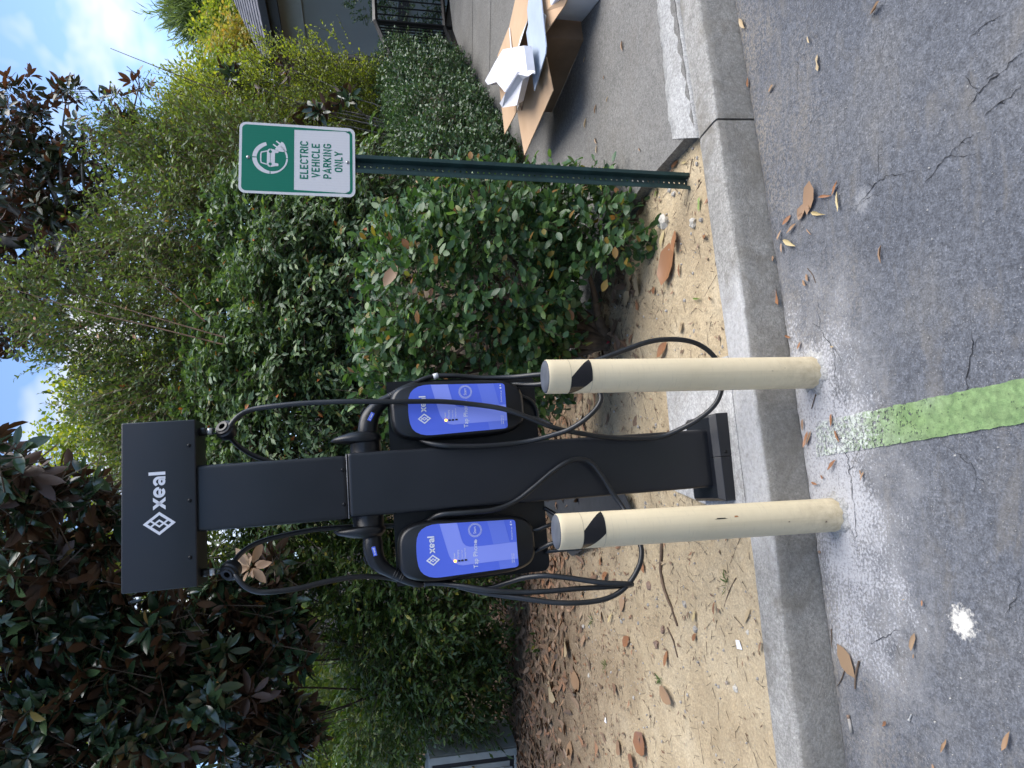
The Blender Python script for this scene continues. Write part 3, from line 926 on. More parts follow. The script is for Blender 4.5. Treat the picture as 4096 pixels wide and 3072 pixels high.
def screen_text():
    G = []
    # "Tap Phone ->", "Start" in a ring of ticks, status words, addresses
    a, b = sp(1330, 1200), sp(1310, 790)
    ang = math.atan2(b[1] - a[1], b[0] - a[0])
    P = text_parts('Tap Phone', .0235, a[0], a[1], ang, 0.98)
    a, b = sp(1290, 765), sp(1290, 715)
    P.append(ribbon([a, b], .0016)); P.append(ribbon([sp(1268, 738), b, sp(1312, 738)], .0016)); G.append(P)
    P = []
    c = sp(1275, 555)
    for k in range(34):
        t_ = 2 * math.pi * k / 34
        P.append(ribbon([(c[0] + .0195 * math.cos(t_), c[1] + .0195 * math.sin(t_)), (c[0] + .0265 * math.cos(t_ + .12), c[1] + .0265 * math.sin(t_ + .12))], .0014))
    G.append(P)
    a = sp(1295, 615)
    P = text_parts('Start', .0145, a[0], a[1], ang, 0.95); G.append(P)
    for s_, q, sz in (('Power', (940, 1052), .0095), ('Charging', (1003, 1045), .0095), ('Power Fault', (1068, 1038), .0068), ('Charging Fault', (1120, 1032), .0068)):
        a = sp(*q); G.append(text_parts(s_, sz, a[0], a[1], ang, .95))
    a = sp(1915, 715); G.append(text_parts('Download the app', .0068, a[0], a[1], ang, .92))
    a = sp(1918, 1115); G.append(text_parts('xealenergy.com', .0062, a[0], a[1], ang, .92))
    a = sp(1952, 1108); G.append(text_parts('(888) 684-4001', .0062, a[0], a[1], ang, .92))
    P = []
    P.append(poly2([sp(1897, 428), sp(1868, 420), sp(1885, 392)]))                     # play triangle
    G.append(P); P = []
    a = sp(1890, 460)
    P.append(poly2(arc(a[0], a[1], .0032, .0036, 0, 360, 12)[:-1]))                     # apple
    P.append(ribbon([(a[0] + .0005, a[1] + .0038), (a[0] + .0018, a[1] + .0056)], .0013))
    G.append(P)
    return G


PRINT = screen_text()
lg0 = sp(563, 1068); lt0 = sp(597, 948); lt1 = sp(580, 655)
xa = math.atan2(lt1[1] - lt0[1], lt1[0] - lt0[0])
sc_x = np.linalg.norm(lt1 - lt0) / 3.27
for side, cx in ((-1, CXL), (1, CXR)):
    rings = []
    for yy, k in ((.133, .90), (.125, .965), (.108, 1.0), (.085, 1.0), (.068, .985), (.056, .95), (.049, .90), (.0465, .865)):
        oo = superoutline(.1125 - (1 - k) * .10, .822 + (1 - k) * .12, 1.341 - (1 - k) * .12)
        rings.append([(cx + x, yy, z) for x, z in oo])
    V, Fc = loft(rings[::-1])
    un = obj('charger_unit', pmesh('charger_unit', V, [f[::-1] for f in Fc], smooth=True), MAT['black_soft'], ST)
    s0 = [(cx + x, .0468, z) for x, z in screen_outline]; s1 = [(cx + x, .0448, z) for x, z in screen_outline]
    scr = obj('screen', pmesh('screen', *loft([s0, s1])), MAT['blue'], un)
    print_mesh('pale_band', [tripoly(band1)], .0444, MAT['blue2'], un, cx)
    print_mesh('pale_band', [tripoly(band2)], .0444, MAT['blue3'], un, cx)
    print_mesh('pale_band', [tripoly(band3)], .0444, MAT['blue3'], un, cx)
    c_, s_ = math.cos(xa), math.sin(xa)
    wd = [(np.stack([v[:, 0] * c_ - v[:, 1] * s_, v[:, 0] * s_ + v[:, 1] * c_], 1) * sc_x + lt0, f) for v, f in word_xeal()]
    print_mesh('logo', diamond_logo(.040, .051, *lg0), .0440, MAT['print'], un, cx)
    print_mesh('lettering', wd, .0438, MAT['print'], un, cx)
    for grp in PRINT: print_mesh('lettering', grp, .0438, MAT['print'], un, cx)
    for k, (qx, qy) in enumerate(((940, 1082), (1003, 1076), (1060, 1070), (1122, 1062))):
        a = sp(qx, qy)
        me = bevbox('status_lamp', (cx + a[0], .0438, a[1]), (.0075 if k == 0 else .0058, .002, .0085 if k == 0 else .0095), .0012, 2)
        obj('status_lamp', me, MAT['amber'] if k == 0 else MAT['lamp_off'], un, label='lit amber power lamp' if k == 0 else None)

# holsters and connectors --------------------------------------
for side in (-1, 1):
    if side > 0:
        gp = [((1468, 1760), .03), ((1470, 1728), .036), ((1474, 1692), .0365), ((1484, 1662), .034), ((1503, 1636), .029), ((1530, 1612), .023), ((1562, 1592), .020), ((1602, 1567), .0185), ((1642, 1547), .016), ((1670, 1532), .0115)]
        hz = ly(1459, 1740, .12)
        lab = [(1480, 1712), (1480, 1684)]
    else:
        gp = [((1487, 2130), .03), ((1490, 2166), .036), ((1493, 2203), .0365), ((1503, 2236), .034), ((1523, 2262), .029), ((1551, 2281), .023), ((1586, 2299), .020), ((1626, 2318), .0185), ((1666, 2332), .016), ((1694, 2338), .0115)]
        hz = ly(1474, 2110, .12)
    hol = thing('holster', None, None); hol.parent = ST
    del_ = hol
    V, Fc = lathe([(.0001, 0), (.058, 0), (.058, .004), (.0555, .048), (.06, .052)], 28, 'x')
    V = V.copy(); V[:, 0] = side * (.112 + V[:, 0]); V[:, 1] += .125; V[:, 2] += hz[2]
    obj('holster_cup', pmesh('holster_cup', V, Fc, smooth=True), MAT['black_soft'], hol)
    rings = []
    for xx, r_, up, k in ((.153, .0575, 0, 1), (.156, .064, .012, 1.1), (.166, .074, .044, 1.15), (.180, .071, .034, 1.1), (.195, .055, .008, 1.0), (.199, .040, 0, 1.0)):
        aa = np.arange(28) * 2 * math.pi / 28
        ring = np.stack([np.full(28, side * xx), .125 + r_ * .92 * np.cos(aa), hz[2] + up * np.clip(np.sin(aa) + .3, 0, 1.3) + r_ * np.sin(aa) * np.where(np.sin(aa) > 0, 1, .86)], 1)
        rings.append(ring)
    obj('holster_hood', pmesh('holster_hood', *loft(rings), smooth=True), MAT['black_soft'], hol)
    pts = np.array([np.r_[ly(*q, .118), r_] for q, r_ in gp])
    s4 = spline(pts, .008)
    V, Fc = tube(s4[:, :3], s4[:, 3], 16)
    gun = obj('connector', pmesh('connector', V, Fc, smooth=True), MAT['black_soft'], ST)
    for k in range(4):                                       # grip ridges
        q = s4[int(len(s4) * (.60 + .045 * k))]; q2 = s4[int(len(s4) * (.60 + .045 * k)) + 1]
        ax = (q2 - q)[:3]; ax /= np.linalg.norm(ax)
        obj('grip_ridge', pmesh('grip_ridge', *tube([q[:3] - ax * .0018, q[:3] + ax * .0018], q[3] + .0012, 14), smooth=True), MAT['rubber'], gun)
    i = int(len(s4) * .30); q = s4[i]; ax = (s4[i + 1] - s4[i])[:3]; ax /= np.linalg.norm(ax)
    o = obj('latch', bevbox('latch', (0, 0, 0), (.03, .012, .008), .003, 2), MAT['black_soft'], gun)
    nrm = np.array([-ax[2], 0, ax[0]]); nrm *= math.copysign(1, nrm[2])
    o.location = q[:3] + nrm * (q[3] + .002); o.rotation_euler = (0, -math.atan2(ax[2], ax[0]), 0)
    q = s4[int(len(s4) * .26)]
    tg = (s4[int(len(s4) * .26) + 2] - q)[:3]; an = math.atan2(tg[2], abs(tg[0])) * side
    lb = obj('maker_plate', bevbox('maker_plate', (0, 0, 0), (.034, .003, .014), .001, 1), MAT['blue'], gun)
    lb.location = q[:3] + np.array([0, -q[3] - .0006, -.004]); lb.rotation_euler = (0, -an, 0)
    lx = print_mesh('plate_print', diamond_logo(.006, .0075, -.0105, 0) + [(v * .0052 + np.array([-.0052, -.0026]), f) for v, f in word_xeal()], -.0018, MAT['print'], gun)
    lx.location = lb.location; lx.rotation_euler = lb.rotation_euler

# cable clamps under the head
CLX = []
for px, side in (((905, 1722), 1), ((925, 2280), -1)):
    c = ly(*px, .10); CLX.append(c)
    cl = thing('cable_clamp', None, None); cl.parent = ST
    obj('socket', pmesh('socket', *[lathe([(.0001, 1.995), (.013, 1.995), (.015, 2.005), (.015, 2.036)], 16)[0] + np.array([c[0], .10, 0]), lathe([(1, 0), (1, 0), (1, 0), (1, 0)], 16)[1]], smooth=True), MAT['rubber'], cl)
    V, Fc = lathe([(.0001, 1.978), (.0125, 1.979), (.0125, 1.997), (.0001, 1.998)], 18)
    obj('collar', pmesh('collar', V + np.array([c[0], .10, 0]), Fc, smooth=True), MAT['steel'], cl)
    obj('shackle', pmesh('shackle', *merge([box((c[0] - .008, .10, 1.966), (.004, .012, .035)), box((c[0] + .008, .10, 1.966), (.004, .012, .035)), box((c[0], .10, 1.978), (.02, .012, .004))])), MAT['black_soft'], cl)
    # ball with ribs, its bore turned outward and to the front
    prof = [(.0115, .0), (.0115, -.030), (.020, -.031), (.021, -.026), (.028, -.024), (.029, -.016), (.035, -.012), (.0365, 0), (.035, .012), (.029, .016), (.028, .024), (.021, .026), (.020, .031), (.0115, .030), (.0115, .0)]
    V, Fc = lathe(prof, 24); Fc = Fc[:-2]
    ax = np.array([.45 * side, -.8, .35]); ax /= np.linalg.norm(ax)
    q = Vector((0, 0, 1)).rotation_difference(Vector(ax)).to_matrix()
    V = V @ np.array(q).T + np.array([c[0], .10, c[2]])
    b = obj('ball', pmesh('ball', V, Fc, smooth=True), MAT['black_soft'], cl); b.data.set_sharp_from_angle(angle=R(30))


def cable(pts, r=.0098, name='cable', mat='rubber', n=10):
    P = np.array([ly(x, y, d) for x, y, d in pts])
    s_ = spline(P, .012)
    return obj(name, pmesh(name, *tube(s_, r, n), smooth=True), MAT[mat], ST), s_


# right unit
cable([(1640, 1545, .118), (1690, 1518, .12), (1745, 1504, .12), (1820, 1503, .11), (1930, 1511, .10), (2050, 1508, .06), (2170, 1497, -.02), (2280, 1500, -.06), (2360, 1530, -.08), (2403, 1579, -.10), (2395, 1620, -.10), (2354, 1666, -.09), (2291, 1710, -.06), (2228, 1735, -.03), (2101, 1767, .02), (1943, 1783, .035), (1785, 1783, .04), (1700, 1767, .075), (1660, 1740, .12)])
cable([(2010, 1545, .10), (2060, 1538, .09), (2170, 1535, -.02), (2260, 1500, -.08), (2340, 1458, -.12), (2398, 1438, -.14), (2500, 1400, -.16), (2600, 1366, -.18), (2690, 1357, -.19), (2770, 1368, -.19), (2830, 1400, -.18), (2872, 1450, -.17), (2890, 1510, -.16), (2880, 1580, -.15), (2850, 1630, -.13), (2795, 1675, -.09), (2730, 1712, -.04), (2650, 1745, .00), (2560, 1754, .015), (2450, 1750, .012), (2350, 1738, .0), (2220, 1712, -.01), (2100, 1665, -.01), (2010, 1635, .0), (1900, 1618, .018), (1760, 1606, .022), (1560, 1607, .02), (1400, 1606, .03), (1250, 1611, .05), (1120, 1622, .07), (1010, 1638, .09), (950, 1668, .085), (915, 1712, .08), (905, 1722, .10), (915, 1742, .13), (950, 1780, .17), (1000, 1815, .19), (1060, 1840, .20), (1200, 1880, .22)])
# left unit
cable([(1690, 2095, .12), (1722, 2077, .09), (1766, 2058, .06), (1880, 2049, .04), (1975, 2039, .035), (2057, 2008, .035), (2133, 1951, .03), (2209, 1887, .025), (2272, 1846, .02), (2323, 1837, .02), (2367, 1853, .02), (2412, 1910, .02), (2446, 1965, .02), (2495, 2035, .0), (2540, 2110, -.05), (2562, 2180, -.08), (2566, 2222, -.09), (2554, 2270, -.09), (2516, 2333, -.08), (2460, 2380, -.07), (2380, 2405, -.06), (2250, 2412, -.04), (2100, 2395, .0), (1950, 2373, .05), (1850, 2350, .09), (1770, 2322, .13)])
cable([(1690, 2336, .118), (1760, 2334, .10), (1850, 2344, .06), (1950, 2360, .03), (2070, 2369, .01), (2180, 2366, -.01), (2310, 2355, -.03), (2440, 2347, -.05), (2510, 2341, -.06), (2525, 2338, -.075), (2515, 2336, -.09), (2411, 2331, -.07), (2276, 2312, -.03), (2175, 2303, .0), (2091, 2312, .04), (2030, 2330, .08), (1950, 2352, .11), (1860, 2352, .13)])
cable([(1740, 2320, .16), (1640, 2330, .155), (1560, 2312, .155), (1480, 2306, .14), (1400, 2310, .12), (1300, 2328, .10), (1200, 2352, .08), (1100, 2366, .07), (1030, 2366, .07), (980, 2345, .07), (945, 2305, .075), (925, 2280, .10), (930, 2258, .13), (962, 2215, .16), (1020, 2176, .18), (1100, 2150, .19), (1250, 2120, .20), (1400, 2107, .21), (1520, 2105, .21), (1640, 2100, .2)])
# feeds from the units' undersides
cable([(2120, 2215, .10), (2170, 2190, .06), (2215, 2172, .03), (2330, 2150, .02), (2600, 2120, .03), (2790, 2090, .08)], .0085, 'feed_cable')
cable([(2180, 2207, .12), (2260, 2199, .09), (2350, 2190, .06), (2600, 2150, .06), (2800, 2110, .10)], .0075, 'feed_cable')


def conduit(pts, r=.008):
    P = np.array([ly(x, y, d) for x, y, d in pts]); s_ = spline(P, .0032)
    rad = r + .0016 * np.where(np.arange(len(s_)) % 2 == 0, 1, -1)
    obj('flexible_conduit', pmesh('flexible_conduit', *tube(s_, rad, 10), smooth=True), MAT['rubber'], ST)


conduit([(2110, 2125, .10), (2150, 2119, .09), (2185, 2105, .08), (2240, 2085, .08)])
conduit([(2178, 2032, .13), (2200, 2045, .12), (2230, 2064, .10), (2270, 2090, .08)])
conduit([(2085, 1585, .10), (2120, 1600, .11), (2142, 1630, .12), (2150, 1675, .13)])
cable([(2085, 1665, .08), (2120, 1668, .07), (2165, 1680, .06), (2210, 1700, .04)], .0075, 'feed_cable')
tg0 = [ly(1733, 1508, .12), ly(1752, 1502, .12)]
obj('cable_tag', pmesh('cable_tag', *tube([tg0[0] + [0, 0, 0], tg0[1]], .0118, 12), smooth=True), MAT['label'], ST)

# spare panel lying behind the station
pp = [gz(2040 + x / 2.9615, 1900 + y / 2.9615, .19) for x, y in ((330, 250), (1340, 200), (1372, 250), (1432, 400), (1400, 455), (890, 870), (760, 955), (735, 958), (680, 912), (660, 880), (500, 560), (400, 380))]
obj('metal_panel', pmesh('metal_panel', *slab(pp, .006)), MAT['charcoal'], label='dark grey flat metal panel lying on the dirt behind the left bollard', cat='panel')

# ------------------------------------------------------------------ bollards
BR, BH = .0575, 1.006


def wrap(hs, th, r):
    return [(r * math.cos(t_), r * math.sin(t_), h) for h, t_ in zip(hs, th)]


def bollard(xy, label, view, dents):
    b = thing('bollard', label, 'bollard', (xy[0], xy[1], 0), group='cream bollards in front of the charging station')
    V, Fc = lathe([(BR - .001, -.05), (BR + .001, .0), (BR + .0004, .02), (BR, .1), (BR, BH - .5), (BR, BH - .12), (BR, BH - .02), (BR, BH - .004), (BR - .0012, BH - .0005), (BR - .004, BH)], 56)
    o = obj('sleeve', pmesh('sleeve', V, Fc, smooth=True), MAT['sleeve'], b); o.data.set_sharp_from_angle(angle=R(60))
    V, Fc = lathe([(BR - .0028, BH - .006), (BR - .0025, BH + .0012), (BR - .006, BH + .004), (BR * .6, BH + .008), (BR * .25, BH + .0095), (.0002, BH + .010)], 40)
    obj('cap', pmesh('cap', V, Fc, smooth=True), MAT['cap'], b)
    rings = []
    for rr, zz in ((BR - .002, .012), (BR + .004, .010), (BR + .011, .004), (BR + .018, .0008), (BR + .019, -.004)):
        rings.append([((rr + (rr - BR) * (.5 * math.sin(k * .9 + xy[0] * 9) + .35 * math.sin(k * 2.3))) * math.cos(2 * math.pi * k / 40), (rr + (rr - BR) * (.5 * math.sin(k * .9 + xy[0] * 9) + .35 * math.sin(k * 2.3))) * math.sin(2 * math.pi * k / 40), zz * (1 + .3 * math.sin(k * 1.7))) for k in range(40)])
    obj('mortar_collar', pmesh('mortar_collar', *loft(rings, False, False), smooth=True), MAT['strip'], b)
    h1, h2 = BH - .0745, BH - .147
    # black slanted tape: upper edge from left of centre round the left side, lower edge from the right side to left of centre
    n = 24
    rows_ = []
    for k in range(9):
        f = k / 8
        a0 = view + R(4) + (R(100) - R(4)) * (1 - f) * 0 + f * 0
        right = R(-2) + f * R(76)                            # right hand limit grows downward
        left = R(-84) + f * R(70)
        h = h1 + (h2 - h1) * f
        rows_.append([((BR + .0007) * math.cos(view + left + (right - left) * j / n), (BR + .0007) * math.sin(view + left + (right - left) * j / n), h) for j in range(n + 1)])
    obj('reflective_tape', pmesh('reflective_tape', *grid_mesh(np.array(rows_)), smooth=True), MAT['tape'], b)
    for h in (h1 + .0006, h2):
        V, Fc = lathe([(BR + .0005, h - .0006), (BR + .0006, h + .0006)], 56)
        obj('tape_edge', pmesh('tape_edge', V, Fc[:56], smooth=True), MAT['line'], b)
    for (h, a, w_, hh, m) in dents:
        q = []
        for k in range(9):
            t_ = 2 * math.pi * k / 9; rr = 1 + .35 * math.sin(k * 2.4)
            q.append(((BR + .0006) * math.cos(view + a + w_ * rr * math.cos(t_) / BR), (BR + .0006) * math.sin(view + a + w_ * rr * math.cos(t_) / BR), h + hh * rr * math.sin(t_)))
        obj('scrape', pmesh('scrape', q, [tuple(range(9))[::-1]]), m, b)
    return b


vl = math.atan2(-BOLL_L[1], -BOLL_L[0]); vr = math.atan2(-BOLL_R[1], -BOLL_R[0])
MAT['rust'] = M('rust_scrape', (0.34, 0.14, 0.05), .9)
bollard(BOLL_L, 'cream bollard with a dark scrape, on the left of the charging station', vl, [(.46, R(10), .0022, .022, MAT['crack']), (.405, R(14), .003, .008, MAT['rust']), (.215, R(-14), .002, .004, MAT['brownstone']), (.075, R(-22), .003, .004, MAT['brownstone'])])
bollard(BOLL_R, 'cream bollard standing right of the charging station before the cable loop', vr, [(.20, R(8), .001, .004, MAT['brownstone']), (.15, R(18), .0012, .002, MAT['brownstone'])])

# ------------------------------------------------------------------ parking sign
SG = thing('parking_sign', 'green and white electric vehicle parking sign on a dark green perforated post', 'sign', (.917, 3.02, 0), (0, R(.5), R(9)))
SW, SH, SZ = .305, .457, 1.85
oc = rrect(SW, SH, .026, 8)


def plate(outline, y0, y1):
    return loft([[(x, y0, SZ + z) for x, z in outline], [(x, y1, SZ + z) for x, z in outline]][::1])


pn = obj('sign_panel', pmesh('sign_panel', *plate(oc, 0.0, -.0022)), MAT['sign_white'], SG)
gr = rrect(SW - .021, SH - .021, .018, 8)
# green field: upper block, then border lines framing the white lower panel
ztop = SZ + SH / 2; split = ztop - .2134
gpoly = [(x, z) for x, z in gr if SZ + z > split]
gx = (SW - .021) / 2
up_poly = [(x, z + SZ) for x, z in gpoly] + [(-gx, split), (gx, split)]
up_poly = sorted([p for p in up_poly], key=lambda p: math.atan2(p[1] - (ztop - .1), p[0]))
parts = [poly2(up_poly)]
lo_out = [(x, z + SZ) for x, z in gr if SZ + z <= split]
cl = [(-gx + .0055, split)] + [(x * (gx - .0055) / gx, z + (.0055 if z < SZ - .2 else 0)) for x, z in lo_out] + [(gx - .0055, split)]
parts.append(ribbon(cl, .011))
print_mesh('green_field', parts, -.0026, MAT['sign_green'], pn)
# emblem
ec = np.array([.002, ztop - .120]); Wp = []


def vring(a0, a1, n=30):
    Lo, Ro = [], []
    for k in range(n + 1):
        a = a0 + (a1 - a0) * k / n
        th = .0065 + .0105 * max(0, min(1, (math.sin(R(a)) + .55) / 1.1))
        ro = .069; ri = ro - th
        Lo.append((ec[0] + ro * math.cos(R(a)), ec[1] + ro * math.sin(R(a)))); Ro.append((ec[0] + ri * math.cos(R(a)), ec[1] + ri * math.sin(R(a))))
    V = np.array(Lo + Ro); return V, [(i, i + 1, n + 2 + i, n + 1 + i) for i in range(n)]


Wp += [vring(14, 88), vring(92, 179), vring(182, 268), vring(271, 322)]
ex = lambda x, z: (ec[0] + x, ec[1] + z)
# car seen from the front
Wp.append(ribbon([ex(-.029, .012), ex(-.0225, .034), ex(-.014, .0362), ex(.014, .0362), ex(.0225, .034), ex(.029, .012)], .005))
body = [(-.029, .0125), (.029, .0125), (.036, .008), (.0405, .0), (.0375, -.010), (.036, -.0185), (-.036, -.0185), (-.0375, -.010), (-.0405, .0), (-.036, .008)]
Wp.append(poly2([ex(*p) for p in body]))
for sgn in (-1, 1):
    Wp.append(poly2([ex(sgn * .0355, -.018), ex(sgn * .0215, -.018), ex(sgn * .0225, -.030), ex(sgn * .025, -.0325), ex(sgn * .032, -.0325), ex(sgn * .0345, -.030)][::sgn]))
# plug
pc_ = np.array(ex(.044, -.046)); pa = R(52); pu = np.array([math.cos(pa), math.sin(pa)]); pv = np.array([-pu[1], pu[0]])
pp_ = lambda a, b: tuple(pc_ + pu * a + pv * b)
Wp.append(poly2([pp_(.019, -.021), pp_(.019, .021), pp_(.012, .0225), pp_(.0, .0185), pp_(-.012, .010), pp_(-.020, .004), pp_(-.020, -.004), pp_(-.012, -.010), pp_(.0, -.0185), pp_(.012, -.0225)]))
for sgn in (-1, 1): Wp.append(ribbon([pp_(.019, sgn * .0095), pp_(.037, sgn * .0095)], .0058))
print_mesh('emblem', Wp, -.0031, MAT['sign_white'], pn)
gd = [ribbon([ex(-.0415, -.0005), ex(.0415, -.0005)], .0015), poly2(arc(*ex(-.0265, -.0005), .0062, .0062, 0, 360, 14)[:-1]), poly2(arc(*ex(.0265, -.0005), .0062, .0062, 0, 360, 14)[:-1])]
print_mesh('emblem_detail', gd, -.0036, MAT['sign_green'], pn)

GL = {  # highway letters as strokes in a 1-high cell: (width, strokes)
    'E': (.56, [[(.56, .08), (.09, .08), (.09, .92), (.56, .92)], [(.09, .5), (.48, .5)]]),
    'L': (.54, [[(.09, 1), (.09, .08), (.54, .08)]]),
    'C': (.60, [arc(.33, .70, .24, .22, 10, 180, 8) + arc(.33, .30, .24, .22, 180, 350, 8)]),
    'T': (.60, [[(.0, .92), (.60, .92)], [(.30, .9), (.30, 0)]]),
    'R': (.60, [[(.09, 0), (.09, .92), (.34, .92)] + arc(.34, .70, .20, .22, 90, -90, 8) + [(.1, .48)], [(.33, .47), (.55, 0)]]),
    'I': (.18, [[(.09, 0), (.09, 1)]]),
    'V': (.64, [[(.07, 1), (.32, .06), (.57, 1)]]),
    'H': (.62, [[(.09, 0), (.09, 1)], [(.53, 0), (.53, 1)], [(.1, .5), (.52, .5)]]),
    'P': (.58, [[(.09, 0), (.09, .92), (.32, .92)] + arc(.32, .68, .20, .24, 90, -90, 8) + [(.1, .44)]]),
    'A': (.68, [[(.06, 0), (.34, .94), (.62, 0)], [(.18, .26), (.5, .26)]]),
    'K': (.62, [[(.09, 0), (.09, 1)], [(.55, 1), (.12, .38)], [(.26, .55), (.57, 0)]]),
    'N': (.64, [[(.09, 0), (.09, .97), (.55, .03), (.55, 1)]]),
    'G': (.62, [arc(.33, .70, .24, .22, 15, 180, 8) + arc(.33, .30, .24, .22, 180, 360, 8) + [(.57, .46), (.34, .46)]]),
    'O': (.64, [arc(.32, .66, .23, .26, 0, 180, 8) + arc(.32, .34, .23, .26, 180, 360, 8)]),
    'Y': (.64, [[(.05, 1), (.32, .46), (.59, 1)], [(.32, .47), (.32, 0)]])}
for word, ztp, hgt, wid in (('ELECTRIC', .2363, .0325, .164), ('VEHICLE', .2824, .032, .148), ('PARKING', .3287, .0318, .152), ('ONLY', .374, .0318, .0906)):
    tot = sum(GL[c][0] for c in word); gap = (wid / hgt - tot) / (len(word) - 1)
    x = -wid / hgt / 2; P = []
    for c in word:
        w_, st = GL[c]
        for s_ in st: P.append(ribbon(np.array(s_) + [x, 0], .172, closed=(c == 'O')))
        x += w_ + gap
    print_mesh('lettering', P, -.0028, MAT['sign_green'], pn, 0, ztop - ztp - hgt, hgt)
for z in (ztop - .035, SZ - SH / 2 + .031):
    V, Fc = lathe([(.0075, 0), (.0072, .002), (.005, .0042), (.0002, .005)], 16)
    V = np.stack([V[:, 0], -.0022 - V[:, 2], V[:, 1] + z], 1)
    obj('bolt', pmesh('bolt', V, [f[::-1] for f in Fc], smooth=True), MAT['bolt'], SG)
# U-channel post, its web punched with holes
Z0p, Z1p = .02, 1.97
prof = [(-.040, .004), (-.024, .004), (-.0185, .030), (.0185, .030), (.024, .004), (.040, .004)]
th = .0032
PB = []
for i, (a, b) in enumerate(zip(prof[:-1], prof[1:])):
    if i == 2: continue
    d = np.array(b) - np.array(a); n_ = np.array([-d[1], d[0]]) / np.linalg.norm(d) * th / 2
    PB.append(loft([[(*(np.array(a) + n_), z), (*(np.array(b) + n_), z), (*(np.array(b) - n_), z), (*(np.array(a) - n_), z)] for z in (Z0p, Z1p)]))
V, Fc = merge(PB)
WV, WF = [], []
pitch = .0254; nh = int((Z1p - Z0p) / pitch)
for k in range(nh):
    z = Z0p + pitch * (k + .5); hr = .0046; hx = .0185; hz_ = pitch / 2
    sq = [(hx, 0), (hx, hz_), (0, hz_), (-hx, hz_), (-hx, 0), (-hx, -hz_), (0, -hz_), (hx, -hz_)]
    for yy in (.0284, .0316):
        base = len(WV)
        WV += [(x, yy, z + q) for x, q in sq] + [(hr * math.cos(R(45 * m)), yy, z + hr * math.sin(R(45 * m))) for m in range(8)]
        for m in range(8):
            n2 = (m + 1) % 8
            f = (base + m, base + n2, base + 8 + n2, base + 8 + m)
            WF.append(f if yy < .03 else f[::-1])
    base = len(WV) - 32
    for m in range(8):
        n2 = (m + 1) % 8
        WF.append((base + 8 + m, base + 8 + n2, base + 24 + n2, base + 24 + m))
V, Fc = merge([(V, Fc), (np.array(WV), WF)])
obj('post', pmesh('post', V, Fc), MAT['post'], SG)

# ------------------------------------------------------------------ cardboard box, packing foam
def cb(x, y): return (1900 + x / 2.592, y / 2.592)


BX = thing('cardboard_box', 'open brown cardboard carton with spread flaps on the pavement', 'box')
Nb, Lb = np.array([2.146, 4.257]), np.array([1.947, 4.923])
e1 = (Lb - Nb) / np.linalg.norm(Lb - Nb); e2 = np.array([-e1[1], e1[0]]) * -1
Rb = Nb + e2 * .46; Fb = Lb + e2 * .46
zt = .475
corners = [Nb, Lb, Fb, Rb]


def wallpanel(p, q, name, m):
    pts = [(p[0], p[1], walk_z(p[1]) + .003), (q[0], q[1], walk_z(q[1]) + .003), (q[0], q[1], zt), (p[0], p[1], zt)]
    obj(name, pmesh(name, *slab(pts, .006)), m, BX)


for p, q in zip(corners, corners[1:] + corners[:1]): wallpanel(p, q, 'side', MAT['card_shaded'])


def flap(pts, mat='card', name='flap', th=.006, parent=None):
    P = [gz(*cb(x, y), z) for x, y, z in pts]
    return obj(name, pmesh(name, *slab(P, th)), MAT[mat], BX if parent is None else parent)


flap([(742, 590, .478), (812, 940, .445), (515, 1612, .42), (440, 1150, .47), (548, 800, .48)])
flap([(440, -90, .49), (565, -90, .485), (548, 210, .485), (455, 485, .485), (372, 505, .485), (358, 275, .49)])
flap([(352, 285, .497), (238, 575, .5), (255, 880, .50), (310, 1392, .46), (432, 1160, .466), (410, 700, .482), (368, 505, .49)])
flap([(690, -110, .487), (715, 130, .487), (735, 342, .482), (932, 58, .41), (1010, -110, .40)])
flap([(700, 120, .496), (738, 165, .493), (722, 290, .492), (705, 200, .496)], 'tear', 'torn_edge', .003)
flap([(548, 205, .492), (458, 483, .492), (448, 488, .492), (470, 395, .492)], 'tear', 'torn_edge', .003)
flap([(360, 285, .498), (380, 505, .498), (370, 507, .498), (354, 290, .5)], 'tear', 'torn_edge', .003)
P = [gz(*cb(x, y), z) for x, y, z in ((570, -90, .515), (682, -90, .512), (742, 480, .512), (736, 560, .512), (620, 942, .507), (535, 340, .512), (556, 255, .52), (545, 100, .515))]
obj('foam_sheet', pmesh('foam_sheet', *slab(P, .006)), MAT['greysheet'], label='flat grey foam sheet laid across the open carton', cat='foam sheet')
FM = thing('packing_foam', 'white corner-shaped packing foam lying on the carton flaps', 'packing foam')
blk = [(325, 515, .585), (550, 476, .58), (585, 765, .575), (482, 745, .60), (345, 958, .585), (255, 852, .585), (165, 882, .565), (133, 840, .575), (240, 650, .585)]
obj('block', pmesh('block', *slab([gz(*cb(x, y), z) for x, y, z in blk], .05)), MAT['foam'], FM)
blk = [(482, 742, .612), (588, 765, .60), (532, 800, .57), (468, 1068, .55), (315, 1094, .55), (287, 1050, .565), (345, 950, .60)]
obj('ridge', pmesh('ridge', *slab([gz(*cb(x, y), z) for x, y, z in blk], .055)), MAT['foam'], FM)
a, b = gs(*cb(1320, 72)), gs(*cb(1440, -20))
tz = gy(*cb(875, 45), a[1])[2]
me = bevbox('foam_block', (0, 0, 0), (.5, .34, max(.12, tz - a[2])), .012, 3)
o = obj('foam_block', me, MAT['foam'], label='white foam block in front of the carton at the picture edge', cat='packing foam')
o.location = (a[0] + .32, a[1] + .16, (tz + a[2]) / 2 + .003); o.rotation_euler = (0, 0, R(-6))

# ------------------------------------------------------------------ building on the right
BD = thing('building', 'low grey rendered building with dark eaves behind the railing', 'building', (6.15, 13.6, 0))
ux, uy = np.array([.19, -.982]), np.array([.982, .19])


def bp(a, b, z): return (ux[0] * a + uy[0] * b, ux[1] * a + uy[1] * b, z)


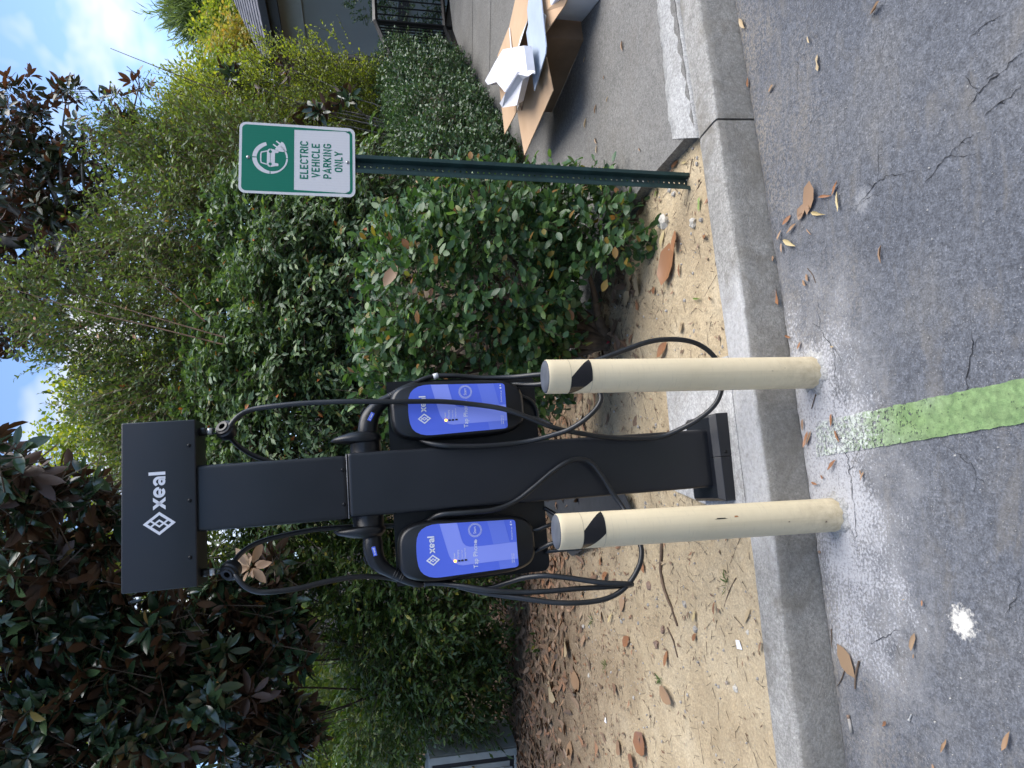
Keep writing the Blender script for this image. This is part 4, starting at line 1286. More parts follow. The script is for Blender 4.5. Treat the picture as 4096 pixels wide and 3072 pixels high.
def bbox(name, a0, a1, b0, b1, z0, z1, m, parent=None):
    V = [bp(a, b, z) for a in (a0, a1) for b in (b0, b1) for z in (z0, z1)]
    return obj(name, pmesh(name, V, [(0, 1, 3, 2), (4, 6, 7, 5), (0, 4, 5, 1), (2, 3, 7, 6), (0, 2, 6, 4), (1, 5, 7, 3)]), MAT[m], parent or BD)


bbox('wall', 0, 9, .08, 7, .1, 2.78, 'wall')
bbox('frieze', -.03, 9, .03, 6.95, 2.52, 2.9, 'frieze')
bbox('base_trim', -.04, 9, .04, 6.98, .75, .92, 'fascia')
bbox('corner_trim', -.045, .12, .035, .3, .1, 1.3, 'fascia')
bbox('soffit', -.35, 9, -.28, 7, 2.905, 2.94, 'fascia')
bbox('fascia', -.38, 9, -.34, -.28, 2.86, 3.10, 'fascia')
gut = bbox('gutter', -.42, 9, -.44, -.345, 3.02, 3.13, 'fascia')
bbox('downspout', -.12, -.03, -.40, -.33, 2.62, 2.95, 'fascia')
bbox('downspout', -.12, -.03, -.33, .02, 2.56, 2.64, 'fascia')
rf = thing('roof', None, None); rf.parent = BD
nc = 20
for k in range(nc):
    b0 = -.42 + k * .16; z0 = 3.12 + (b0 + .42) * .46; b1 = b0 + .175; z1 = z0 + .175 * .46
    e0 = -.44 + k * .02
    V = [bp(e0, b0, z0), bp(9, b0, z0), bp(9, b1, z1), bp(e0, b1, z1), bp(e0, b0, z0 + .022), bp(9, b0, z0 + .022), bp(9, b1, z1 + .006), bp(e0, b1, z1 + .006)]
    obj('shingle_course', pmesh('shingle_course', V, [(3, 2, 1, 0), (4, 5, 6, 7), (0, 1, 5, 4), (1, 2, 6, 5), (2, 3, 7, 6), (3, 0, 4, 7)]), MAT['shingle'], rf)
V = [bp(-.40, -.40, 3.1), bp(-.05, 3, 4.55), bp(-.05, 3, 2.9), bp(-.40, -.40, 2.9)]
obj('gable_board', pmesh('gable_board', *slab(V, .04)), MAT['frieze'], rf)

# ------------------------------------------------------------------ railing beside the ramp
RL = thing('railing', 'black metal picket railing beside the ramp and clipped hedge', 'railing')
rp = np.array([4.646, 9.183, .406]); z_t = 1.385
Rend = rp + np.array([2.6, .72, .06]); Lend = np.array([3.30, 7.72, .36])


def bar(name, p, q, r):
    P = np.array([p, q], float); obj(name, pmesh(name, *tube(P, r, 4)), MAT['rail'], RL)


def rail(p, q, ht0, ht1, pitch=.115):
    bar('top_rail', p + [0, 0, ht0], q + [0, 0, ht1], .032)
    bar('bottom_rail', p + [0, 0, .09], q + [0, 0, .09], .028)
    n_ = int(np.linalg.norm(q - p) / pitch)
    for k in range(1, n_):
        f = k / n_; b = p + (q - p) * f
        bar('picket', b + [0, 0, .09], b + [0, 0, ht0 + (ht1 - ht0) * f], .011)


rail(rp, Rend, z_t - rp[2], z_t + .02 - Rend[2]); rail(rp, Lend, z_t - rp[2], .80)
bar('post', rp, rp + [0, 0, z_t - rp[2] + .02], .03); bar('post', Rend, Rend + [0, 0, .98], .03); bar('post', Lend, Lend + [0, 0, .80], .026)

# ------------------------------------------------------------------ utility cabinet at the left
ct, cbm = gy(1712, 3031, 6.8), gy(2065, 2989, 6.8)
ch = ct[2] - cbm[2]
CB = thing('utility_cabinet', 'grey green metal utility cabinet half out of frame in the leaf litter', 'cabinet', (cbm[0], 6.8, cbm[2] - .01), (0, 0, R(-6)))
w_ = .95


def cbox(name, x0, x1, y0, y1, z0, z1, m, bev=.004): obj(name, bevbox(name, ((x0 + x1) / 2, (y0 + y1) / 2, (z0 + z1) / 2), (x1 - x0, y1 - y0, z1 - z0), bev, 2), MAT[m], CB)


cbox('body', -w_, 0, .02, .5, 0, ch, 'cabinet')
cbox('frame', -.075, -.002, -.012, .0195, .006, ch - .006, 'cabinet'); cbox('frame', -w_, -.0755, -.010, .0195, ch - .03, ch - .004, 'cabinet'); cbox('frame', -w_, -.0755, -.010, .0195, .004, .03, 'cabinet')
cbox('gasket', -w_, -.076, .004, .0196, .031, ch - .031, 'gasket')
cbox('door', -w_, -.125, -.008, .003, .075, ch - .055, 'cabinet')
cbox('lock_rod', -.20, -.18, -.022, -.0085, .05, ch * .52, 'cabinet'); cbox('rod_guide', -.21, -.17, -.026, -.023, .14, .165, 'cabinet')
cbox('latch', -.185, -.13, -.032, -.0086, ch * .5, ch * .525, 'brass')
cbox('handle', -.24, -.21, -.03, -.0085, ch * .47, ch * .55, 'cabinet')

# ================================================================== plants
def T_fine(wr=.45, curl=.12, fold=.10):
    ts = [(.22, .36), (.5, .5), (.78, .36)]
    V = [(0, 0, 0)]
    for t_, w in ts:
        zc = -curl * t_ * t_
        V += [(t_, w * wr * 2 * .5, zc + fold * w), (t_, 0, zc), (t_, -w * wr * 2 * .5, zc + fold * w)]
    V.append((1, 0, -curl))
    Fc = [(0, 2, 1), (0, 3, 2), (1, 2, 5, 4), (2, 3, 6, 5), (4, 5, 8, 7), (5, 6, 9, 8), (7, 8, 10), (8, 9, 10)]
    return np.array(V), Fc


def T_mid(wr=.45, curl=.1, fold=.12):
    V = [(0, 0, 0), (.5, wr * .5, fold * .5 - curl * .25), (.5, 0, -curl * .25), (.5, -wr * .5, fold * .5 - curl * .25), (1, 0, -curl)]
    return np.array(V), [(0, 2, 1), (0, 3, 2), (1, 2, 4), (2, 3, 4)]


def T_low(wr=.6):
    return np.array([(0, 0, 0), (.5, wr * .5, .05), (1, 0, 0), (.5, -wr * .5, .05)]), [(0, 3, 2, 1)]


def unit(v): return v / (np.linalg.norm(v, axis=-1, keepdims=True) + 1e-9)


def basis(D, N):
    x = unit(D); y = unit(np.cross(N, x)); z = np.cross(x, y)
    return np.stack([x, y, z], -1)              # columns


def leaf_mesh(name, pos, B, size, tm):
    TV, TF = tm; k = len(TV); n = len(pos)
    V = (pos[:, None, :] + size[:, None, None] * np.einsum('nij,kj->nki', B, TV)).reshape(-1, 3)
    lt = np.array([len(f) for f in TF]); li = np.concatenate([np.array(f) for f in TF])
    loops = (np.arange(n)[:, None] * k + li[None]).ravel().astype(np.int32)
    tot = np.tile(lt, n).astype(np.int32); st = np.concatenate([[0], np.cumsum(tot)[:-1]]).astype(np.int32)
    me = bpy.data.meshes.new(name)
    me.vertices.add(len(V)); me.vertices.foreach_set('co', V.ravel().astype(np.float32))
    me.loops.add(len(loops)); me.loops.foreach_set('vertex_index', loops)
    me.polygons.add(len(tot)); me.polygons.foreach_set('loop_start', st)
    me.polygons.foreach_set('use_smooth', np.ones(len(tot), bool))
    me.update(calc_edges=True)
    return me


def project(p):
    d = p - CAM; w = d @ _f
    return 2048 - F * (d @ IU) / w, 3072 - (1536 + F * (d @ IR) / w), w


def blob(x, y, Y, rx, rz=None, ry=None):
    """a lump of foliage: picture place, distance, half-width and half-height in picture pixels"""
    c = gy(x, y, Y); s = Y / F
    rx = rx * s; rz = (rz * s) if rz else rx
    return (c, np.array([rx, ry if ry else (rx + rz) / 2, rz]))


def surf(blobs, n, shell=(.72, 1.04), front=.55, lump=.16, e=2.0):
    """points spread through the outer shell of a union of lumps, with outward directions"""
    A = np.array([b[1][0] * b[1][2] for b in blobs]); A = A / A.sum()
    P, D = [], []
    need = n
    while need > 0:
        k = rng.choice(len(blobs), size=need * 2, p=A)
        d = unit(rng.normal(size=(need * 2, 3)))
        C_ = np.array([blobs[i][0] for i in k]); Rr = np.array([blobs[i][1] for i in k])
        if e != 2.0: d = np.sign(d) * np.abs(d) ** (2 / e)
        r = rng.uniform(*shell, size=need * 2) ** .6
        nz = np.sin(d[:, 0] * 5 + k * 1.7) * np.sin(d[:, 2] * 6 + k) + .6 * np.sin(d[:, 1] * 9 + d[:, 0] * 7 + k * 3) * np.sin(d[:, 2] * 11)
        p = C_ + d * Rr * (r * (1 + lump * nz))[:, None]
        dn = unit(d / Rr)
        ok = (d[:, 1] < front)
        for c, rr in blobs:
            q = np.sum(((p - c) / rr) ** 2, 1)
            ok &= q > .32
        ok &= p[:, 2] > .16
        p, dn = p[ok][:need], dn[ok][:need]
        P.append(p); D.append(dn); need -= len(p)
    return np.concatenate(P), np.concatenate(D)


def sprays(P, D, n, length, lsize, droop=.3, open_=50, jit=.5, upn=.6, out=.6, up=0.0):
    """a twig at each point carrying n alternate leaves; returns leaf places, bases, sizes and the twigs"""
    m = len(P)
    d = unit(D * out + rng.normal(0, jit, (m, 3)) + np.array([0, 0, up]))
    L_ = length * rng.uniform(.6, 1.3, m)
    t_ = (np.arange(n) + rng.uniform(.1, .9, (m, n))) / n
    g_ = np.array([0, 0, -1.0])
    pos = P[:, None] + d[:, None] * (t_ * L_[:, None])[..., None] + g_ * (droop * L_[:, None] * t_ ** 2)[..., None]
    tg = unit(d[:, None] + g_ * (2 * droop * t_)[..., None])
    ref = unit(np.cross(tg, np.array([.1, .05, 1.0])))
    sgn = np.where(np.arange(n) % 2 == 0, 1, -1)[None, :, None]
    a = R(open_) * rng.uniform(.5, 1.3, (m, n, 1))
    ld = unit(tg * np.cos(a) + ref * sgn * np.sin(a) + rng.normal(0, .22, (m, n, 3)))
    nr = unit(np.array([0, 0, upn]) + D[:, None] * (1 - upn) + rng.normal(0, .35, (m, n, 3)))
    size = lsize * rng.uniform(.65, 1.25, (m, n))
    pos = pos.reshape(-1, 3); ld = ld.reshape(-1, 3); nr = nr.reshape(-1, 3)
    end = P + d * L_[:, None] + g_ * (droop * L_)[:, None]
    return pos, basis(ld, nr), size.ravel(), (P, end)


def whorls(P, D, n, lsize, jit=.5, up=.35, cone=68):
    """magnolia tips: a rosette of n leaves round each twig end"""
    m = len(P)
    ax = unit(D + rng.normal(0, jit, (m, 3)) + np.array([0, 0, up]))
    ref = unit(np.cross(ax, rng.normal(size=(m, 3)))); r2 = np.cross(ax, ref)
    ph = np.arange(n) * 2.4 + rng.uniform(0, 6.28, (m, 1)); a = R(cone) * rng.uniform(.35, 1.35, (m, n))
    side = np.cos(ph)[..., None] * ref[:, None] + np.sin(ph)[..., None] * r2[:, None]
    ld = unit(ax[:, None] * np.cos(a)[..., None] + side * np.sin(a)[..., None] + rng.normal(0, .12, (m, n, 3)))
    nr = unit(ax[:, None] * np.sin(a)[..., None] - side * np.cos(a)[..., None] + rng.normal(0, .25, (m, n, 3)))
    pos = P[:, None] - ax[:, None] * (rng.uniform(0, .5, (m, n)) * lsize)[..., None] + ld * .02
    return pos.reshape(-1, 3), basis(ld.reshape(-1, 3), nr.reshape(-1, 3)), (lsize * rng.uniform(.6, 1.2, (m, n))).ravel(), (P - ax * lsize * 2.2, P)


def twig_mesh(name, a, b, r, n=3):
    parts_ = []
    m = len(a); ax = unit(b - a); ref = unit(np.cross(ax, [.3, .2, .9])); r2 = np.cross(ax, ref)
    V = []
    for P_, rr in ((a, r), (b, r * .5)):
        for k in range(n):
            t_ = 2 * math.pi * k / n
            V.append(P_ + rr * (math.cos(t_) * ref + math.sin(t_) * r2))
    V = np.stack(V, 1).reshape(-1, 3)
    base = np.arange(m)[:, None] * 2 * n
    q = np.array([(k, (k + 1) % n, n + (k + 1) % n, n + k) for k in range(n)])
    Fc = (base[:, :, None] + q[None]).reshape(-1, 4)
    return V, Fc


def limbs(base, targets, r0, bend=.25, up=.5):
    """tapered limbs from one foot to many places in the crown"""
    out = []
    for tg in targets:
        v = tg - base; L_ = np.linalg.norm(v)
        mid1 = base + v * .35 + np.array([0, 0, up * L_ * .25]) + rng.normal(0, bend * L_ * .12, 3)
        mid2 = base + v * .7 + np.array([0, 0, up * L_ * .12]) + rng.normal(0, bend * L_ * .12, 3)
        s_ = spline([base + rng.normal(0, r0 * .5, 3) * [1, 1, 0], mid1, mid2, tg], max(.04, L_ / 22))
        out.append(tube(s_, np.linspace(r0, r0 * .18, len(s_)), 6, False))
    return merge(out)


def plant(name, label, cat, base, cloud, tm, mat, stem=None, smat='bark', twigs=None, tw_r=.003, nparts=0, group=None, tmat='shade_twig', pick_far=0):
    """one plant: stem, foliage as one mass, and its largest leaves as parts of their own"""
    root = thing(name, label, cat, tuple(base), group=group)
    off = np.array(base, float)
    pos, B, size = cloud
    if stem is not None:
        obj('stem' if cat != 'tree' else 'trunk', pmesh('stem', stem[0] - off, stem[1], smooth=True), MAT[smat], root)
    if twigs is not None:
        V, Fc = twig_mesh('twigs', twigs[0], twigs[1], tw_r)
        o = obj('twigs', pmesh('twigs', V - off, Fc), MAT[tmat], root, kind='stuff')
    sel = np.zeros(len(pos), bool)
    if nparts:
        px, py, w = project(pos)
        s = size / w
        s[(px < 0) | (px > 4096) | (py < 0) | (py > 3072)] = -1
        sel[np.argsort(-(s / np.median(size) * np.median(w) + rng.uniform(0, .35, len(s)) * (s > 0)))[:nparts]] = True
    obj('foliage' if cat != 'tree' else 'crown', leaf_mesh('foliage', pos[~sel] - off, B[~sel], size[~sel], tm), MAT[mat], root, kind='stuff')
    if nparts:
        lm = leaf_mesh('leaf', np.zeros((1, 3)), np.eye(3)[None], np.ones(1), tm); lm.materials.append(MAT[mat])
        for i in np.nonzero(sel)[0]:
            o = bpy.data.objects.new('leaf', lm); COL.objects.link(o); o.parent = root
            m4 = Matrix(np.r_[np.c_[B[i] * size[i], (pos[i] - off)[:, None]], [[0, 0, 0, 1]]].tolist())
            o.matrix_basis = m4
    return root


# main glossy bush ------------------------------------------------
def cat3(*cl):
    return tuple(np.concatenate([c[i] for c in cl]) for i in range(3))


bb = [(np.array([.50, 4.12, .98]), np.array([.56, .50, .62])), (np.array([.88, 4.05, .80]), np.array([.32, .40, .50])), (np.array([.13, 4.15, 1.0]), np.array([.34, .45, .60])), (np.array([.64, 3.88, .80]), np.array([.36, .32, .34])), (np.array([.95, 3.85, .40]), np.array([.22, .22, .22])), (np.array([.80, 3.62, .32]), np.array([.20, .18, .16]))]
P, D = surf(bb, 1750, shell=(.62, 1.03), lump=.10, e=2.6)
c1 = sprays(P, D, 6, .13, .058, droop=.12, jit=.5, upn=.36, up=.25)
P2, D2 = surf(bb, 700, shell=(.15, .6), front=.9, lump=.1)
c2 = sprays(P2, D2, 5, .14, .044, jit=.8)
tb = np.array([.26, 4.12, .14])
stems = limbs(tb, [b[0] + rng.normal(0, .2, 3) for b in bb[:4] for _ in range(3)], .038, up=.05)
bush = plant('camellia_bush', 'rounded glossy dark green bush between the charging station and the sign', 'bush', tb, cat3(c1, c2), T_fine(.52, .1, .09), 'camellia', stems, 'bark', (np.r_[c1[3][0], c2[3][0]], np.r_[c1[3][1], c2[3][1]]), .0022, 300)
P, D = surf(bb, 26, shell=(1.0, 1.06), lump=.1)
c = sprays(P, D, 5, .07, .035, droop=0, up=.6)
o = obj('new_growth', leaf_mesh('new_growth', c[0] - tb, c[1], c[2], T_fine(.5)), MAT['freshleaf'], bush, kind='stuff', label='bright fresh green shoots')
ca, cb_ = gy(1590, 1062, 3.60), gy(1538, 1135, 3.58)
TV, TF = T_fine(.5, .1, .12)
V = (basis((cb_ - ca)[None], np.array([[.1, -1, .45]]))[0] @ TV.T).T * np.linalg.norm(cb_ - ca) * 1.1
o = obj('fallen_leaf', pmesh('fallen_leaf', V, TF, smooth=True), MAT['dryleaf'], label='large tan leaf caught near the top of the glossy bush', cat='leaf'); o.location = ca
# red ribbon at its foot
rb = np.array([gz(2395, 1385, .19), gz(2420, 1378, .17), gz(2440, 1368, .155), gz(2425, 1360, .16), gz(2400, 1374, .185)])
obj('ribbon', pmesh('ribbon', *slab(rb, .004)), MAT['ribbon'], label='crumpled red ribbon at the foot of the glossy bush', cat='ribbon')

# arching shrubs behind ---------------------------------------------
AR = 'arching shrubs behind the bush'
for nm, base, bl, n, npt in (
    ('grey green arching shrub with hanging leaves right behind the charging station', (-.1, 6.7, .15), [blob(1200, 1720, 6.5, 300, 280), blob(1230, 1400, 6.4, 270, 250), blob(1050, 1560, 6.7, 250, 260), blob(920, 1800, 6.8, 180, 200), blob(1000, 1330, 6.9, 200, 190)], 3300, 300),
    ('grey green arching shrub with hanging leaves behind the parking sign', (1.6, 7.0, .15), [blob(1220, 1080, 6.5, 260, 230), blob(1360, 860, 6.5, 190, 150), blob(1080, 900, 6.9, 200, 200)], 2100, 300),
    ('tangled dim shrub showing twigs above the glossy bush', (.75, 6.2, .15), [blob(1420, 1180, 6.0, 420, 120, .3), blob(1560, 1600, 6.2, 300, 150, .3), blob(1500, 850, 6.2, 200, 130, .3)], 700, 150)):
    P, D = surf(bl, n, shell=(.5, 1.05), lump=.24)
    c = sprays(P, D, 11, .34, .068, droop=.55, jit=.45, open_=42, up=.45)
    px = [b[0] for b in bl]
    st = limbs(np.array(base), [p + rng.normal(0, .25, 3) for p in px for _ in range(4)], .022, up=.35)
    plant('arching_shrub', nm, 'shrub', base, c[:3], T_mid(.42, .12, .12), 'arching', st, 'bark', c[3], .0028, npt, AR)

# lighter feathery shrubs behind the arching ones
FS = 'feathery shrubs with sky showing through'
for nm, base, bl, n in (
    ('feathery light green shrub reaching into the sky above the charging station', (.2, 7.6, .15), [blob(800, 1560, 7.4, 210, 260), blob(620, 1400, 7.5, 170, 210), blob(850, 1280, 7.5, 230, 260), blob(430, 1330, 7.6, 130, 170), blob(280, 1240, 7.7, 100, 130), blob(700, 1800, 7.5, 170, 200), blob(560, 1640, 7.7, 120, 130), blob(130, 1180, 7.8, 90, 120)], 2500),
    ('feathery yellow green shrub rising behind the parking sign', (2.0, 8.0, .15), [blob(900, 960, 7.7, 240, 270), blob(980, 700, 7.8, 210, 230), blob(660, 900, 7.9, 170, 170), blob(700, 640, 8.1, 140, 130), blob(520, 1020, 8.0, 120, 130), blob(520, 560, 8.3, 70, 80)], 2300)):
    P, D = surf(bl, n, shell=(.35, 1.15), lump=.35, front=.9)
    c = sprays(P, D, 13, .44, .055, droop=.16, jit=.55, open_=48, up=.85)
    st = limbs(np.array(base), [b[0] + rng.normal(0, .3, 3) for b in bl for _ in range(5)], .016, up=.35)
    plant('feathery_shrub', nm, 'shrub', base, c[:3], T_mid(.45, .1, .1), 'feathery', st, 'bark', c[3], .0025, 250, FS, tmat='twig')

# long reddish shoots standing out of it
sh = thing('long_shoot', 'long reddish leafless shoots rising behind the station', 'branch', (0, 6.3, 1.6))
for pts in ([(900, 1380), (620, 1310), (330, 1240), (0, 1140)], [(900, 1350), (620, 1270), (330, 1185)], [(820, 1285), (700, 1180), (590, 1090)]):
    s_ = spline([gy(x, y, 6.05) for x, y in pts], .05)
    obj('shoot', pmesh('shoot', *(lambda t_: (t_[0] - np.array([0, 6.3, 1.6]), t_[1]))(tube(s_, np.linspace(.007, .002, len(s_)), 5))), MAT['twig'], sh)

# yellow green shrub by the building -----------------------------------
bl = [blob(1250, 480, 8.8, 230, 300), blob(1000, 560, 9.0, 220, 280), blob(1350, 420, 8.9, 100, 160), blob(1230, 330, 9.1, 25, 60), blob(1480, 400, 8.8, 110, 90), blob(760, 600, 9.2, 140, 150), blob(1400, 620, 8.7, 150, 150), blob(1480, 460, 8.7, 130, 150), blob(1180, 330, 9.2, 120, 150), blob(850, 500, 9.6, 120, 150)]
P, D = surf(bl, 3300, shell=(.55, 1.08), lump=.28)
c = sprays(P, D, 9, .30, .045, droop=.1, jit=.4, up=.7)
plant('privet_shrub', 'loose yellow green shrub between the parking sign and the building', 'shrub', (3.2, 9.0, .3), c[:3], T_mid(.5), 'privet', limbs(np.array([3.2, 9.0, .3]), [b[0] + rng.normal(0, .3, 3) for b in bl for _ in range(3)], .022), 'bark', c[3], .003, 200)

# clipped hedge along the pavement --------------------------------------
hp = [np.array([1.55, 6.05]), np.array([2.25, 6.9]), np.array([2.95, 7.8]), np.array([3.5, 8.55])]
bl = [(np.array([p[0], p[1] + .1, .72 + .05 * k]), np.array([.62, .55, .52])) for k, p in enumerate(hp)] + [(np.array([(p[0] + q[0]) / 2, (p[1] + q[1]) / 2 + .1, .74 + .05 * k]), np.array([.58, .52, .51])) for k, (p, q) in enumerate(zip(hp, hp[1:]))]
P, D = surf(bl, 7500, shell=(.8, 1.03), lump=.05, e=3.0)
c = sprays(P, D, 6, .10, .038, droop=.0, jit=.5, up=.3)
P2, D2 = surf(bl, 2500, shell=(.45, .8), lump=.05, e=3.0)
c2 = sprays(P2, D2, 6, .12, .04, jit=.8)
c = (*cat3(c, c2), c[3])
plant('clipped_hedge', 'dense clipped dark green hedge along the pavement', 'hedge', (2.95, 7.8, .3), c[:3], T_mid(.55), 'hedge', limbs(np.array([2.95, 7.9, .3]), [b[0] for b in bl], .02, up=0), 'bark', c[3], .002, 300)
bl = [blob(1650, 20, 10.6, 150, 110, .6), blob(1460, -20, 10.6, 90, 70), blob(1640, 160, 10.8, 60, 100)]
P, D = surf(bl, 900, shell=(.7, 1.05), lump=.12)
c = sprays(P, D, 6, .12, .045, droop=.1, up=.2)
plant('laurel_bush', 'dark glossy bush behind the railing by the grey wall', 'bush', (5.2, 10.3, .4), c[:3], T_mid(.5), 'hedge', None, nparts=60, twigs=c[3])

bl = [blob(1080, 1150, 10.8, 300, 300), blob(1050, 1500, 11, 300, 280), blob(1000, 850, 11.2, 230, 230), blob(1150, 800, 10.6, 280, 280), blob(1150, 1650, 10.8, 260, 280)]
P, D = surf(bl, 2400, shell=(.6, 1.05), lump=.22)
c = sprays(P, D, 8, .35, .085, droop=.2, up=.3)
plant('evergreen_tree', 'dense green tree filling the space behind the arching shrubs', 'tree', (.9, 11, .1), c[:3], T_mid(.5), 'viburnum', limbs(np.array([.9, 11, .1]), [b[0] for b in bl], .06), 'darkbark')

# magnolias -----------------------------------------------------------
MG = 'magnolia trees'
Y = 9.5
bl = [blob(x, y, Y + dy, r) for x, y, r, dy in ((60, 430, 110, 0), (60, 660, 130, .3), (230, 800, 120, 0), (330, 560, 90, -.3), (270, 360, 45, 0), (480, 470, 80, 0), (420, 760, 110, .2), (120, 900, 130, .4), (300, 1010, 130, -.3), (100, 1130, 130, 0), (440, 1080, 110, 0), (380, 900, 100, 0), (540, 620, 70, 0), (30, 1300, 120, .2), (560, 330, 40, 0), (-150, 700, 260, 0), (-180, 1150, 260, 0), (250, 640, 90, .2), (160, 560, 70, .2))]
P, D = surf(bl, 900, shell=(.3, 1.15), front=1.1, lump=.3)
c = whorls(P, D, 8, .15)
tp = [gy(640, 985, Y), gy(480, 990, Y), gy(250, 985, Y), gy(0, 965, Y), gy(-400, 940, Y)]
s_ = spline([np.array([1.72, Y, .1]), np.array([1.74, Y, 2.0])] + tp, .15)
st = merge([tube(s_, np.linspace(.10, .06, len(s_)), 10), limbs(gy(330, 990, Y), [b[0] for b in bl], .035, up=.1), tube(spline([gy(170, 975, Y), gy(110, 890, Y), gy(60, 840, Y), gy(-60, 800, Y)], .1), .045, 8)])
plant('magnolia_tree', 'tall dark magnolia against the sky behind the shrubs', 'tree', (1.72, Y, .1), c[:3], T_fine(.36, .16, .1), 'magnolia_brown', st, 'greybark', c[3], .005, 300, MG)

bl = [blob(x, y, d, r) for x, y, r, d in ((60, 2020, 120, 5.0), (300, 1960, 90, 5.2), (420, 2150, 120, 5.4), (150, 2250, 130, 5.3), (330, 2420, 150, 5.6), (120, 2520, 150, 5.4), (600, 2480, 140, 5.7), (450, 2680, 160, 5.5), (200, 2800, 170, 5.6), (750, 2640, 150, 5.9), (800, 2850, 170, 5.7), (520, 2950, 180, 5.5), (980, 2700, 140, 6.1), (1050, 2430, 120, 6.2), (1000, 2950, 160, 6.0), (1150, 2900, 120, 6.2), (900, 2400, 110, 6.0), (1130, 2560, 120, 6.2), (80, 3000, 180, 5.4), (-200, 2400, 300, 5.6), (1080, 2280, 70, 6.2), (650, 2900, 170, 6.2), (300, 2650, 170, 6.2), (700, 2300, 90, 6.3))]
P, D = surf(bl, 1400, shell=(.2, 1.1), front=1.1, lump=.3)
c = whorls(P, D, 8, .165, up=.8)
st = [limbs(np.array([-2.9, 7.6, .1]), [b[0] for b in bl if b[0][2] < 3.2], .018, up=.4)]
for pts, r_ in (([(1180, 3072), (1150, 2900), (1130, 2700), (1110, 2500), (1080, 2330)], .017), ([(60, 2930), (250, 2780), (420, 2650), (600, 2520), (640, 2440)], .028), ([(330, 2640), (450, 2560), (560, 2420), (620, 2350)], .018), ([(0, 2960), (200, 2900), (400, 2760), (650, 2700)], .02), ([(0, 2460), (60, 2330), (30, 2180), (40, 2060)], .016), ([(150, 2540), (330, 2330), (400, 2180)], .014)):
    q_ = spline([gy(x, y, 6.25) for x, y in pts], .08)
    st.append(tube(q_ + np.cumsum(rng.normal(0, .006, q_.shape), 0) * np.sin(np.linspace(0, math.pi, len(q_)))[:, None], np.linspace(r_, r_ * .5, len(q_)), 7))
st.append(tube(spline([np.array([-2.9, 7.6, .1]), np.array([-2.8, 7.6, 1.6]), np.array([-2.5, 7.5, 3.2]), np.array([-2.2, 7.4, 5.5])], .15), .085, 9))
plant('magnolia_tree', 'near dark magnolia with brown leaf undersides left of the charging station', 'tree', (-2.9, 7.6, .1), c[:3], T_fine(.36, .16, .1), 'magnolia', merge(st), 'darkbark', c[3], .005, 300, MG)
bl = [blob(30, 1850, 4.4, 120), blob(-120, 1900, 4.6, 160)]
P, D = surf(bl, 34, shell=(.3, 1.0), front=1.1)
c = whorls(P, D, 7, .16, up=-.1)
plant('magnolia_branch', 'drooping magnolia branch with big brown leaves above the head box', 'branch', gy(-250, 1900, 4.8), c[:3], T_fine(.4, .12, .1), 'magnolia', tube(spline([gy(-400, 2000, 4.9), gy(-200, 1950, 4.7), gy(-60, 1890, 4.5), gy(60, 1850, 4.4)], .05), .018, 7), 'greybark', c[3], .006, 120)
bl = [blob(1010, 330, 8.0, 30), blob(1290, 440, 7.6, 45), blob(1220, 470, 7.7, 60), blob(1370, 390, 7.8, 45), blob(1120, 260, 8.2, 40), blob(930, 310, 8.4, 45)]
P, D = surf(bl, 34, shell=(.2, 1.0), front=1.1)
c = whorls(P, D, 7, .13)
plant('magnolia_sapling', 'dark magnolia shoots poking out of the yellow green shrub', 'tree', (2.6, 7.9, .3), c[:3], T_fine(.38, .16, .1), 'magnolia', limbs(np.array([2.6, 7.9, .3]), [b[0] for b in bl], .015), 'greybark', c[3], .004, 120)
# dry seed-leaf cluster hanging behind the left clamp
c = whorls(np.array([gy(985, 2270, 4.7), gy(1000, 2262, 4.72)]), np.array([[0.5, -1, .5], [.3, -1, -.2]]), 7, .12, jit=.1, cone=75)
obj('dry_leaf_cluster', leaf_mesh('dry_leaf_cluster', *c[:3], T_fine(.42)), MAT['dryleaf'], label='cluster of tan dry leaves hanging behind the left cable clamp', cat='leaves')

# mid green shrubs on the left ----------------------------------------------
VB = 'mid green shrubs at the left'
for nm, base, bl, n in (
    ('mid green leafy shrub directly left of the charging station', (-1.5, 6.9, .15), [blob(1500, 2300, 6.6, 200, 220), blob(1350, 2200, 6.8, 150, 200), blob(1700, 2380, 6.5, 190, 210), blob(1880, 2330, 6.5, 120, 130), blob(1550, 2560, 6.8, 190, 220), blob(1180, 2180, 7.0, 130, 180), blob(900, 2190, 7.3, 130, 170)], 2100),
    ('dim green leafy shrub above the leaf litter next to the cabinet', (-2.8, 7.3, .15), [blob(1700, 2680, 6.9, 210, 230), blob(1840, 2800, 7.0, 120, 150), blob(1520, 2850, 7.3, 190, 150), blob(1900, 2600, 6.8, 130, 100), blob(1600, 3060, 8.3, 180, 230, .5)], 1800)):
    P, D = surf(bl, int(n * 1.5), shell=(.5, 1.05), lump=.2)
    c = sprays(P, D, 8, .22, .075, droop=.25, jit=.5, up=.2)
    plant('viburnum_shrub', nm, 'shrub', base, c[:3], T_mid(.36), 'viburnum', limbs(np.array(base), [b[0] + rng.normal(0, .2, 3) for b in bl for _ in range(3)], .010), 'darkbark', c[3], .0025, 250, VB)

